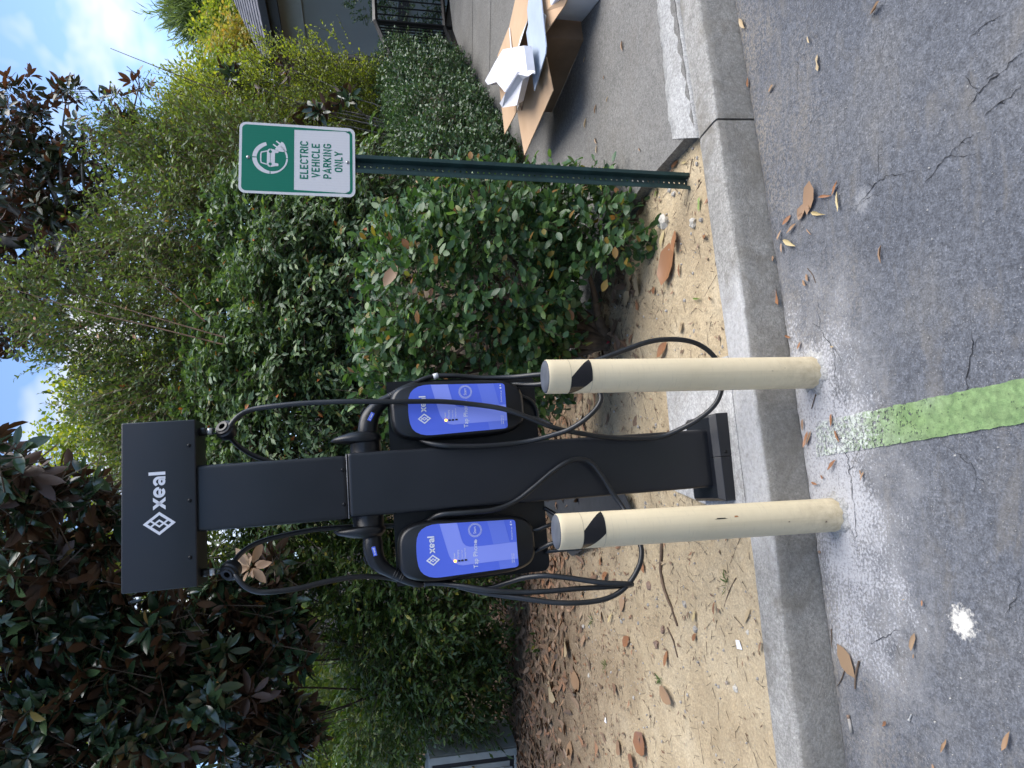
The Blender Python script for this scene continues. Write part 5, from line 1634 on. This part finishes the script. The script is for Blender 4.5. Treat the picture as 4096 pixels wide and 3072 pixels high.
# trees farther off -----------------------------------------------------------
FT = 'sunlit trees beyond the shrubs'
for nm, x, y, Y, bl, n, ls, mt in (
    ('bright yellow green tree seen past the left of the arching shrub', 700, 1700, 15, [blob(420, 1570, 15, 130), blob(500, 1700, 15, 200), blob(390, 1820, 15.5, 150), blob(700, 1600, 15, 250), blob(800, 1850, 15.3, 240), blob(250, 1800, 15.5, 60)], 2600, .10, 'maple'),
    ('bright green tree glimpsed through the left magnolia', 600, 2400, 14, [blob(250, 2200, 14, 200), blob(450, 2450, 14, 240), blob(150, 2500, 14.5, 220), blob(700, 2250, 14, 200), blob(650, 2700, 14.3, 240), blob(350, 2850, 14.5, 260), blob(60, 2050, 14.5, 120)], 2600, .11, 'maple'),
    ('olive tree in the gap above the cabinet', 1300, 2800, 16, [blob(1300, 2750, 16, 200), blob(1450, 2950, 16, 220), blob(1100, 2850, 16, 200), blob(1350, 3072, 16, 200)], 1500, .11, 'woods'),
    ('green tree whose crown rises left of the building roof', 1000, 500, 24, [blob(900, 450, 24, 130), blob(830, 330, 24.5, 90), blob(1050, 520, 24, 150), blob(800, 560, 24, 90)], 2000, .15, 'maple'),
    ('orange tinted tree behind the building roof', 950, 200, 27, [blob(970, 190, 27, 90), blob(1050, 280, 27, 110), blob(930, 260, 27, 60)], 1300, .15, 'autumn'),
    ('yellowing tree nearest the roof edge', 1000, 80, 30, [blob(900, 130, 30, 80), blob(1000, 60, 30, 120)], 1100, .16, 'maple')):
    P, D = surf(bl, n, shell=(.4, 1.08), lump=.3, front=1.1)
    c = sprays(P, D, 7, ls * 5, ls, droop=.2, jit=.6, up=.2)
    b0 = np.array([gy(x, y, Y)[0], Y, .1])
    plant('broadleaf_tree', nm, 'tree', b0, c[:3], T_low(.7), mt, limbs(b0, [b[0] for b in bl], .12, up=.2), 'greybark', group=FT)
bl = [blob(820, 40, 32, 70, 90), blob(900, -20, 32, 80, 100), blob(860, 70, 32, 35, 40)]
P, D = surf(bl, 1500, shell=(.3, 1.1), front=1.1, lump=.3)
c = sprays(P, D, 10, .8, .5, droop=-.1, up=.4, open_=30)
b0 = np.array([gy(900, 20, 32)[0], 32, .1])
plant('pine_tree', 'pale green pine top at the edge of the sky', 'tree', b0, c[:3], T_low(.10), 'pine', limbs(b0, [b[0] for b in bl], .14), 'bark')
n = 52000
an = rng.uniform(0, 2 * math.pi, n); rad = rng.uniform(36, 52, n)
X = np.sin(an) * rad; Yw = np.cos(an) * rad + 2
hgt = 6.5 + 1.8 * np.sin(an * 14) + 1.3 * np.sin(an * 37 + 1)
hgt = np.where(Yw < 0, hgt * 1.35, np.where(X > 2, np.minimum(hgt, 5.5), hgt))  # half behind the camera is unseen, added and raised to darken reflections
P = np.stack([X, Yw, .3 + rng.uniform(0, 1, n) ** 1.3 * hgt], 1); D = unit(rng.normal(size=(n, 3)) - unit(P) * 1.0 + [0, 0, .4])
obj('far_woods', leaf_mesh('far_woods', P, basis(unit(rng.normal(size=(n, 3))), D), rng.uniform(.6, 1.3, n), T_low(.8)), MAT['woods'], kind='stuff', label='hazy olive green woodland all round, its unseen half behind the camera added', cat='woods')

# ------------------------------------------------------------------ litter, stones, twigs
def flatleaf_cloud(n, xy, lsize, zoff=.004, tilt=.28):
    p = np.c_[xy, dirt_z(xy[:, 0], xy[:, 1]) + zoff + rng.uniform(0, .012, n)]
    a = rng.uniform(0, 6.28, n)
    d = np.stack([np.cos(a), np.sin(a), rng.normal(0, tilt * .6, n)], 1)
    nr = np.stack([rng.normal(0, tilt, n), rng.normal(0, tilt, n), np.ones(n) * rng.choice([1, -1], n)], 1)
    return p, basis(d, nr), lsize * rng.uniform(.5, 1.3, n)


pts = []
while len(pts) < 7000:
    x, y = rng.uniform(-4, 1.6), rng.uniform(3.6, 8.2)
    thr = 4.75 - .22 * x if x < 0 else 4.15 - .1 * x
    if y > thr + rng.normal(0, .45): pts.append((x, y))
xy = np.array(pts)
obj('leaf_litter', leaf_mesh('leaf_litter', *flatleaf_cloud(len(xy), xy, .105), T_fine(.34, .2, .16)), MAT['litter'], kind='stuff', label='deep brown leaf litter under the shrubs', cat='leaf litter')
n = 2000
u = rng.uniform(-2.6, 1.3, n); v = rng.exponential(1.0, n)
yy = 4.9 - v; kk = yy > kerb_y(u) + .2; u, yy = u[kk], yy[kk]; n = len(u)
xy = np.stack([u, yy], 1)
obj('leaf_scraps', leaf_mesh('leaf_scraps', *flatleaf_cloud(n, xy, .032, .001, .2), T_mid(.4, .2, .2)), MAT['litter'], kind='stuff', label='small scraps of dry leaf scattered over the dirt', cat='leaf litter')
# twig and bark slivers
n = 1800
u = rng.uniform(-2.4, 1.2, n); w = rng.uniform(.2, 3.0, n)
a = np.stack([u, kerb_y(u) + w, np.zeros(n)], 1); a[:, 2] = dirt_z(a[:, 0], a[:, 1]) + .002
an = rng.uniform(0, 6.28, n); L_ = rng.gamma(2, .018, n)
b = a + np.stack([np.cos(an) * L_, np.sin(an) * L_, np.abs(rng.normal(0, .003, n))], 1)
obj('twig_scraps', pmesh('twig_scraps', *twig_mesh('t', a, b, .0013)), MAT['shade_twig'], kind='stuff', label='fine twig scraps on the dirt', cat='twigs')
ICO = None


def ico(sub=1):
    bm = bmesh.new(); bmesh.ops.create_icosphere(bm, subdivisions=sub, radius=1)
    V = np.array([v.co[:] for v in bm.verts]); bm.verts.index_update(); Fc = [tuple(v.index for v in f.verts) for f in bm.faces]; bm.free()
    return V, Fc


I1, I2 = ico(1), ico(2)
n = 1100
u = rng.uniform(-2.0, 1.15, n); w = rng.uniform(.19, 2.6, n)
parts_ = []
sz = rng.gamma(1.5, .0019, n) + .0012
Vp = []; Fp = []
for k in range(n):
    y = kerb_y(u[k]) + w[k]
    V = I1[0] * sz[k] * rng.uniform(.6, 1.3, 3) + [u[k], y, dirt_z(u[k], y) + sz[k] * .2]
    Fp += [(f[0] + len(I1[0]) * k, f[1] + len(I1[0]) * k, f[2] + len(I1[0]) * k) for f in I1[1]]; Vp.append(V)
obj('grit', pmesh('grit', np.concatenate(Vp), Fp), MAT['stone'], kind='stuff', label='pale grit strewn over the dirt', cat='grit')


def stone(x, y, r, m, label, flatn=.7, ground=None):
    p = gz(x, y, .145) if ground is None else gz(x, y, ground)
    z = dirt_z(p[0], p[1]) if ground is None else ground
    nz = rng.normal(0, 1, (6, 3))
    V = I2[0].copy(); V *= (1 + .22 * np.sin(V @ nz[0] * 2 + 1) + .16 * np.sin(V @ nz[1] * 3.1) + .1 * np.sin(V @ nz[2] * 5))[:, None]
    V *= np.array([r * rng.uniform(.8, 1.25), r * rng.uniform(.7, 1.2), r * flatn])
    o = obj('stone', pmesh('stone', V, I2[1]), MAT[m], label=label, cat='stone', group='stones on the dirt')
    o.location = (p[0], p[1], z + r * flatn * .35)
    return o


STN = [(2645, 882, .033, 'palestone', 'crumbly pale lump below the sign post, largest of the stones'), (2760, 893, .026, 'palestone', 'pale lump next to the kerb below the sign'), (2673, 775, .016, 'stone', 'grey chip touching the foot of the sign post'), (2655, 760, .012, 'stone', 'small grey chip left of the sign post foot'), (2725, 715, .015, 'stone', 'pinkish stone at the right of the sign post foot'), (2763, 655, .009, 'stone', 'tiny pale stone between post and kerb'),
       (2597, 2343, .021, 'brownstone', 'dark brown round stone beside the left cable loop'), (2736, 2417, .014, 'stone', 'grey stone beside the long root'), (2773, 2519, .016, 'stone', 'speckled grey stone with a leaf below it'), (2655, 2520, .016, 'brownstone', 'brown stone at the end of the root'), (2630, 2575, .020, 'brownstone', 'flat reddish stone lowest of the brown stones'), (2490, 2484, .011, 'stone', 'dark grey stone left of the cable loop'), (2595, 2418, .010, 'stone', 'small grey stone above the root'), (2560, 2490, .011, 'stone', 'pale flat stone among leaves'), (2935, 2755, .014, 'palestone', 'pale half buried stone near the kerb at the left'), (2345, 2505, .014, 'stone', 'pale pebble at the edge of the leaf litter'), (2365, 2700, .012, 'palestone', 'small pale pebble on the dirt far left'), (2980, 2530, .010, 'palestone', 'tiny yellowish stone close to the kerb'), (2765, 1325, .008, 'stone', 'dark pebble inside the right cable loop')]
for s_ in STN: stone(*s_)
stone(3280, 2208, .006, 'brownstone', 'dark pebble on the asphalt below the left bollard', .8, 0.0)

# root crossing the dirt
rt = thing('tree_root', 'long brown root lying across the dirt left of the station', 'root', gz(2660, 2400, .14))
o_ = np.array(rt.location)
pr = [(2620, 2050), (2638, 2180), (2640, 2280), (2655, 2360), (2680, 2430), (2705, 2505)]
s_ = spline([np.append(gz(x, y, .15)[:2], dirt_z(*gz(x, y, .15)[:2]) + .006) for x, y in pr], .03)
obj('root', pmesh('root', *(lambda t_: (t_[0] - o_, t_[1]))(tube(s_ + rng.normal(0, .0012, s_.shape), np.linspace(.010, .006, len(s_)), 7)), smooth=True), MAT['bark'], rt)
s_ = spline([np.append(gz(x, y, .15)[:2], dirt_z(*gz(x, y, .15)[:2]) + .003) for x, y in [(2670, 2510), (2690, 2560), (2703, 2630)]], .03)
obj('root_tip', pmesh('root_tip', *(lambda t_: (t_[0] - o_, t_[1]))(tube(s_, np.linspace(.006, .003, len(s_)), 6)), smooth=True), MAT['bark'], rt)


def stick(x0, y0, x1, y1, r, label, on='dirt'):
    if on == 'dirt':
        a, b = gz(x0, y0, .15), gz(x1, y1, .15); a[2] = dirt_z(a[0], a[1]) + r; b[2] = dirt_z(b[0], b[1]) + r
    else:
        a, b = gz(x0, y0, r), gz(x1, y1, r)
    m = (a + b) / 2 + np.array([rng.normal(0, .004), rng.normal(0, .004), r * .5])
    s = spline([a, m, b], .012)
    obj('twig', pmesh('twig', *tube(s, np.linspace(r, r * .6, len(s)), 6)), MAT['bark'], label=label, cat='twig', group='loose twigs')


stick(2930, 2312, 2887, 2430, .0022, 'thin straight twig on the dirt left of the station'); stick(2738, 635, 2735, 710, .002, 'short dark twig right of the sign post foot'); stick(2770, 725, 2737, 800, .002, 'slanting dark twig below the sign post')
stick(2695, 2400, 2675, 2470, .0018, 'thin twig between root and kerb'); stick(2925, 2470, 2960, 2510, .0016, 'short twig by the kerb at the left')
stick(3436, 2645, 3420, 2755, .004, 'thick broken stick beside the torn leaf on the asphalt', 'lot'); stick(3378, 2683, 3348, 2745, .0022, 'thin curved twig against the kerb left of the torn leaf', 'lot'); stick(3326, 2515, 3328, 2590, .002, 'thin twig leaning on the kerb foot', 'lot')
stick(3263, 1578, 3246, 1635, .0022, 'dark twig lying on the dust left of the right bollard', 'lot'); stick(3230, 1074, 3262, 1132, .0018, 'straw coloured stem on the asphalt near the kerb', 'lot')
a = gz(3392, 2860, .006); b = gz(3406, 2930, .006)
cg = thing('cigar_stub', 'grey cylindrical stub lying on the asphalt by the kerb', 'stub', (a + b) / 2)
obj('stub', pmesh('stub', *(lambda t_: (t_[0] - (a + b) / 2, t_[1]))(tube([a + (b - a) * .2, b], .0055, 10)), smooth=True), MAT['stone'], cg)
obj('burnt_end', pmesh('burnt_end', *(lambda t_: (t_[0] - (a + b) / 2, t_[1]))(tube([a, a + (b - a) * .2], .0056, 10)), smooth=True), MAT['brownstone'], cg)
a, b = gz(3637, 2878, .004), gz(3645, 2858, .004)
obj('bolt', pmesh('bolt', *merge([tube([a, b], .0022, 8), tube([a, a + (a - b) * .2], .004, 8)])), MAT['steel'], label='tiny bright bolt on the asphalt', cat='bolt')
for pts, lab in (([(2935, 2560), (2950, 2562), (2962, 2600), (2945, 2595)], 'white paper scrap on the dirt near the kerb'), ([(2428, 2868), (2434, 2870), (2435, 2892), (2428, 2885)], 'small white scrap on the dirt farther left')):
    P = [np.append(gz(x, y, .15)[:2], dirt_z(*gz(x, y, .15)[:2]) + .004 + .003 * (i % 2)) for i, (x, y) in enumerate(pts)]
    obj('paper_scrap', pmesh('paper_scrap', *slab(P, .0012)), MAT['paper'], label=lab, cat='paper', group='paper scraps')

# single fallen leaves: stem point, tip point, width ratio, material, surface, label
LV = [(3232, 858, 3262, 722, .34, 'dryleaf', 0, 'largest brown leaf on the asphalt before the sign'), (3222, 852, 3196, 872, .42, 'dryleaf', 0, 'brown leaf half under the largest one'), (3225, 812, 3200, 880, .42, 'dryleaf', 0, 'blunt brown leaf below the largest one'), (3222, 812, 3250, 838, .25, 'dryleaf', 0, 'curled brown piece touching the largest leaf'), (3246, 852, 3306, 860, .3, 'yellowleaf', 0, 'pale yellow curved leaf beside the largest one'), (3275, 790, 3328, 783, .28, 'rustleaf', 0, 'rust brown leaf pointing at the yellow sliver'), (3328, 783, 3357, 722, .2, 'rustleaf', 0, 'thin rust leaf upright above the yellow sliver'), (3350, 764, 3364, 848, .13, 'yellowleaf', 0, 'narrow yellow sliver of leaf on the asphalt'),
      (3165, 860, 3138, 900, .26, 'rustleaf', 0, 'small rust leaf nearest the kerb below the sign'), (3186, 892, 3155, 935, .2, 'dryleaf', 0, 'slim leaf below the small rust leaf'), (3138, 958, 3184, 985, .4, 'yellowleaf', 0, 'yellowish flat leaf at the kerb foot'), (3228, 915, 3254, 940, .15, 'dryleaf', 0, 'forked brown scrap on the asphalt'), (3126, 920, 3120, 962, .2, 'dryleaf', 0, 'thin leaf standing at the kerb foot'), (3126, 972, 3136, 1010, .2, 'dryleaf', 0, 'thin leaf just left of the yellowish flat one'),
      (3480, 62, 3540, 5, .2, 'dryleaf', 0, 'long brown leaf at the upper corner of the asphalt'), (2958, 76, 2985, 112, .35, 'palleaf', 0, 'tan leaf by the kerb farthest right'), (3230, 145, 3250, 172, .3, 'palleaf', 0, 'short tan leaf on the right part of the asphalt'), (3270, 218, 3276, 286, .2, 'palleaf', 0, 'slim tan leaf right of the sign on the asphalt'), (3074, 370, 3100, 338, .25, 'dryleaf', 0, 'slim brown leaf near the kerb joint'), (2992, 310, 2994, 350, .3, 'rustleaf', 0, 'orange leaf wedged at the kerb joint'),
      (3526, 980, 3524, 1055, .12, 'dryleaf', 0, 'lone slim leaf in the middle of the asphalt'), (3093, 1022, 3096, 1045, .4, 'dryleaf', 0, 'small leaf in the kerb corner'), (3106, 1148, 3124, 1222, .22, 'rustleaf', 0, 'long rust leaf lying along the kerb foot'), (3226, 1095, 3238, 1125, .35, 'dryleaf', 0, 'tan leaf beside the straw stem'), (3212, 1120, 3232, 1144, .35, 'dryleaf', 0, 'second tan leaf beside the straw stem'), (3140, 1342, 3172, 1350, .4, 'rustleaf', 0, 'bent orange leaf right of the right bollard'), (3205, 1365, 3195, 1400, .3, 'rustleaf', 0, 'thin rust leaf near the right bollard'), (3322, 1386, 3346, 1386, .45, 'palleaf', 0, 'round pale leaf at the edge of the dust'),
      (3327, 1652, 3330, 1706, .24, 'rustleaf', 0, 'slim rust leaf at the end of the green line'), (3340, 1720, 3368, 1770, .25, 'rustleaf', 0, 'rust leaf lying on the faded green line'), (3212, 1675, 3215, 1725, .15, 'dryleaf', 0, 'thin leaf at the kerb foot above two others'), (3232, 1725, 3226, 1790, .2, 'rustleaf', 0, 'rust leaf at the kerb foot by the green line'), (3244, 1722, 3234, 1780, .2, 'dryleaf', 0, 'second leaf at the kerb foot by the green line'), (3346, 1835, 3322, 1880, .25, 'rustleaf', 0, 'orange leaf left of the green line'), (3284, 1900, 3300, 1915, .4, 'rustleaf', 0, 'tiny orange leaf on the white dust'), (3246, 1930, 3278, 1938, .35, 'rustleaf', 0, 'flat orange leaf close above the left bollard'), (3455, 1885, 3452, 1925, .25, 'dryleaf', 0, 'pinkish brown leaf on the crack left of the line'), (3440, 1880, 3452, 1900, .3, 'dryleaf', 0, 'small brown scrap on the crack'),
      (3350, 2575, 3425, 2710, .36, 'dryleaf', 0, 'large torn brown leaf by the kerb left of the left bollard'), (3660, 2530, 3652, 2605, .24, 'dryleaf', 0, 'slim brown leaf near the white splash'), (3655, 2615, 3660, 2635, .3, 'dryleaf', 0, 'crumb of leaf below the slim one'), (3530, 2905, 3562, 2880, .35, 'rustleaf', 0, 'small orange leaf left of the white splash'), (3788, 2955, 3778, 3012, .22, 'dryleaf', 0, 'slim brown leaf near the bottom of the picture'), (4040, 2925, 4028, 3000, .26, 'dryleaf', 0, 'brown leaf at the lower right corner'), (3730, 3055, 3745, 3085, .3, 'dryleaf', 0, 'leaf cut by the picture edge at the bottom'), (3690, 2400, 3697, 2425, .3, 'rustleaf', 0, 'tiny rust leaf above the white splash'), (3610, 2400, 3625, 2395, .4, 'palleaf', 0, 'pale leaf crumb on the asphalt'),
      (2672, 968, 2657, 1145, .30, 'rustleaf', 1, 'big shiny rust leaf on the dirt by the bush'), (2686, 922, 2700, 1008, .30, 'rustleaf', 1, 'curled rust leaf touching the big shiny one'), (2790, 945, 2822, 950, .8, 'rustleaf', 1, 'round rust leaf against the kerb'), (2540, 1185, 2568, 1108, .42, 'palleaf', 1, 'tan leaf under the bush edge'), (2502, 1225, 2528, 1165, .40, 'palleaf', 1, 'second tan leaf under the bush edge'), (2660, 1368, 2636, 1425, .35, 'rustleaf', 1, 'crinkled rust leaf inside the cable loop'), (2545, 1200, 2556, 1243, .25, 'rustleaf', 1, 'thin rust leaf by the bush'), (2617, 1145, 2612, 1178, .3, 'rustleaf', 1, 'small dark rust leaf between bush and loop'), (2720, 1288, 2706, 1332, .35, 'palleaf', 1, 'pale leaf beside the top of the cable loop'), (2757, 1196, 2795, 1194, .3, 'greenbit', 1, 'green leaf scrap on the dirt near the kerb'), (2645, 920, 2640, 990, .15, 'yellowleaf', 1, 'yellow green sliver by the pale lump'), (2820, 1185, 2852, 1200, .3, 'dryleaf', 1, 'brown curled scrap against the kerb'), (2706, 1052, 2708, 1110, .12, 'rustleaf', 1, 'thin stem-like leaf right of the big shiny one'), (2595, 905, 2582, 975, .2, 'dryleaf', 1, 'slim brown leaf beyond the pale lump'),
      (2700, 652, 2730, 645, .3, 'yellowleaf', 1, 'yellow leaf by the slab corner'), (2690, 640, 2668, 672, .22, 'rustleaf', 1, 'rust sliver along the slab edge'), (2775, 782, 2778, 845, .16, 'greenbit', 1, 'green sliver next to the kerb'), (2606, 745, 2602, 790, .2, 'greenbit', 1, 'green leaf left of the sign post'),
      (2655, 2250, 2625, 2258, .6, 'palleaf', 1, 'round tan leaf above the root'), (2568, 2240, 2575, 2295, .25, 'rustleaf', 1, 'rust leaf beside the left cable'), (2400, 2225, 2410, 2260, .5, 'rustleaf', 1, 'dark red leaf below the panel'), (2435, 2290, 2415, 2325, .4, 'rustleaf', 1, 'rust leaf between the left cables'), (2365, 2290, 2380, 2310, .5, 'dryleaf', 1, 'dark brown leaf between the left cables'), (2500, 2380, 2485, 2445, .3, 'dryleaf', 1, 'folded dark leaf left of the cable loop'), (2520, 2545, 2508, 2580, .5, 'rustleaf', 1, 'oval orange leaf in the middle of the left dirt'), (2642, 2745, 2690, 2815, .32, 'dryleaf', 1, 'long brown leaf in the middle of the left dirt'), (2665, 2600, 2660, 2665, .2, 'rustleaf', 1, 'slim rust leaf beside the root tip'), (2570, 2930, 2556, 3010, .5, 'rustleaf', 1, 'broad red brown leaf near the bottom edge'), (2512, 3020, 2545, 3072, .4, 'rustleaf', 1, 'dark rust leaf cut by the bottom edge'), (2984, 2435, 2968, 2495, .22, 'palleaf', 1, 'slim tan leaf near the kerb at the left'), (2850, 2405, 2852, 2460, .12, 'rustleaf', 1, 'thin rust stem beside the kerb-side twig'), (2775, 2440, 2772, 2490, .2, 'yellowleaf', 1, 'yellowish sliver by the speckled stone'), (2773, 2535, 2768, 2565, .4, 'rustleaf', 1, 'rust leaf under the speckled stone'), (3034, 2565, 3032, 2610, .2, 'dryleaf', 1, 'thin leaf touching the kerb at the left'), (2310, 2680, 2318, 2770, .3, 'dryleaf', 1, 'long leaf leaning at the litter edge'), (2210, 2730, 2235, 2800, .4, 'palleaf', 1, 'large tan leaf on top of the litter'), (2265, 2565, 2290, 2610, .5, 'palleaf', 1, 'pale oval leaf on the litter'), (2470, 2960, 2490, 3020, .4, 'dryleaf', 1, 'pale brown leaf near the bottom edge'), (2290, 2960, 2300, 3040, .35, 'dryleaf', 1, 'brown leaf beside the broad red brown one'), (2450, 2450, 2445, 2490, .15, 'yellowleaf', 1, 'yellow sliver on the left dirt')]
for x0, y0, x1, y1, wr_, m, dirt, lab in LV:
    h = .15 if dirt else .003
    a, b = gz(x0, y0, h), gz(x1, y1, h)
    if dirt:
        a[2] = dirt_z(a[0], a[1]) + .004; b[2] = dirt_z(b[0], b[1]) + .006
    else: a[2], b[2] = .003, .006
    L_ = np.linalg.norm(b - a)
    lp = math.hypot(x1 - x0, y1 - y0); nx, ny = -(y1 - y0) / lp, (x1 - x0) / lp; hw = wr_ * lp * .43
    mx_, my_ = (x0 + x1) / 2, (y0 + y1) / 2
    wr_ = min(.95, max(.12, np.linalg.norm((gz(mx_ + nx * hw, my_ + ny * hw, h) - gz(mx_ - nx * hw, my_ - ny * hw, h))[:2]) / L_))
    B = basis((b - a)[None], np.array([[rng.normal(0, .1), rng.normal(-.05, .1), 1.0]]))
    TV, TF = T_fine(wr_, rng.uniform(-.22, .08), rng.uniform(.04, .22))
    TV = TV + rng.normal(0, .016, TV.shape) * [1, 1, 1.4]
    V = (B[0] @ TV.T).T * L_
    V[:, 2] += .002 - min(0, V[:, 2].min())
    V[:, 2] += np.clip(.004 - (V[:, 2]), 0, .01) * 0
    me = pmesh('fallen_leaf', V, TF, smooth=True)
    o = obj('fallen_leaf', me, MAT[m], label=lab, cat='leaf', group='leaves fallen on the asphalt' if not dirt else 'leaves fallen on the dirt')
    o.location = a
# scraps on the pavement
PV = [(2488, 160, 2492, 205), (2340, 225, 2335, 250), (2385, 415, 2380, 455), (2345, 470, 2340, 515), (2380, 550, 2388, 575), (2388, 580, 2386, 615), (2555, 590, 2562, 605), (2470, 775, 2462, 815), (2338, 805, 2340, 828), (2245, 565, 2240, 560), (2415, 300, 2416, 318), (2432, 385, 2426, 410)]
PVL = ['orange scrap nearest the mortar strip on the pavement', 'green tinted sliver beside the carton shadow', 'pale sliver in the middle of the pavement', 'brown sliver below the pale one on the pavement', 'leaf crumb beside the light pavement leaf', 'curled pale leaf in the middle of the pavement', 'tan leaf chip near the slab edge', 'twisted brown leaf between post and slab edge', 'tan scrap behind the sign post', 'tiny scrap in the carton shadow', 'thin scrap right of the pale sliver', 'pale scrap beside the pale sliver']
for k, (x0, y0, x1, y1) in enumerate(PV):
    a, b = gs(x0, y0, .004), gs(x1, y1, .005)
    TV, TF = T_fine(.22, -.05, .3)
    V = (basis((b - a)[None], np.array([[0, 0, 1.0]]))[0] @ TV.T).T * max(.03, np.linalg.norm(b - a))
    V[:, 2] -= V[:, 2].min()
    o = obj('fallen_leaf', pmesh('fallen_leaf', V, TF, smooth=True), MAT['palleaf' if k % 2 else 'dryleaf'], label=PVL[k], cat='leaf', group='leaf scraps on the pavement'); o.location = a
# fine crumbs on asphalt
n = 900
x = rng.uniform(2950, 4096, n); y = rng.uniform(0, 3072, n)
Vp, Fp = [], []
k = 0
for i in range(n):
    p = gz(x[i], y[i], .001)
    if p[1] > kerb_y(p[0]) - .03: continue
    s_ = .0007 + rng.gamma(1.2, .00055)
    Vp.append(I1[0] * s_ * rng.uniform(.6, 1.3, 3) + p); Fp += [tuple(j + 12 * k for j in f) for f in I1[1]]; k += 1
obj('asphalt_crumbs', pmesh('asphalt_crumbs', np.concatenate(Vp), Fp), MAT['crumb'], kind='stuff', label='pale crumbs of grit on the asphalt', cat='grit')
# small weeds and grass tufts on the dirt
WD = 'weeds on the dirt'
for k, (x, y, lab) in enumerate(((2375, 2480, 'grass tuft left of the cable loop'), (2095, 2520, 'leafy weed at the edge of the litter'), (2165, 2580, 'small leafy weed in the litter'), (2895, 2325, 'tiny grass tuft on the dirt close to the kerb'), (2640, 2725, 'tiny weed by the long brown leaf'), (2425, 2665, 'tiny green sprig left of the root'), (2050, 2310, 'leafy weed under the left charger'))):
    p = gz(x, y, .15); p[2] = dirt_z(p[0], p[1]); m = 16
    a = rng.uniform(0, 6.28, m); e = rng.uniform(.2, 1.1, m)
    d = np.stack([np.cos(a) * np.cos(e), np.sin(a) * np.cos(e), np.sin(e)], 1)
    big = k in (1, 2, 6)
    o = obj('weed', leaf_mesh('weed', rng.normal(0, .012 if not big else .04, (m, 3)) * [1, 1, .2 if not big else .8] + [0, 0, .0 if not big else .03], basis(d, rng.normal(size=(m, 3)) + [0, 0, .6]), rng.uniform(.03, .06, m) * (1.3 if big else 1), T_mid(.1 if not big else .4)), MAT['grass' if not big else 'viburnum'], label=lab, cat='weed', group=WD)
    o.location = p
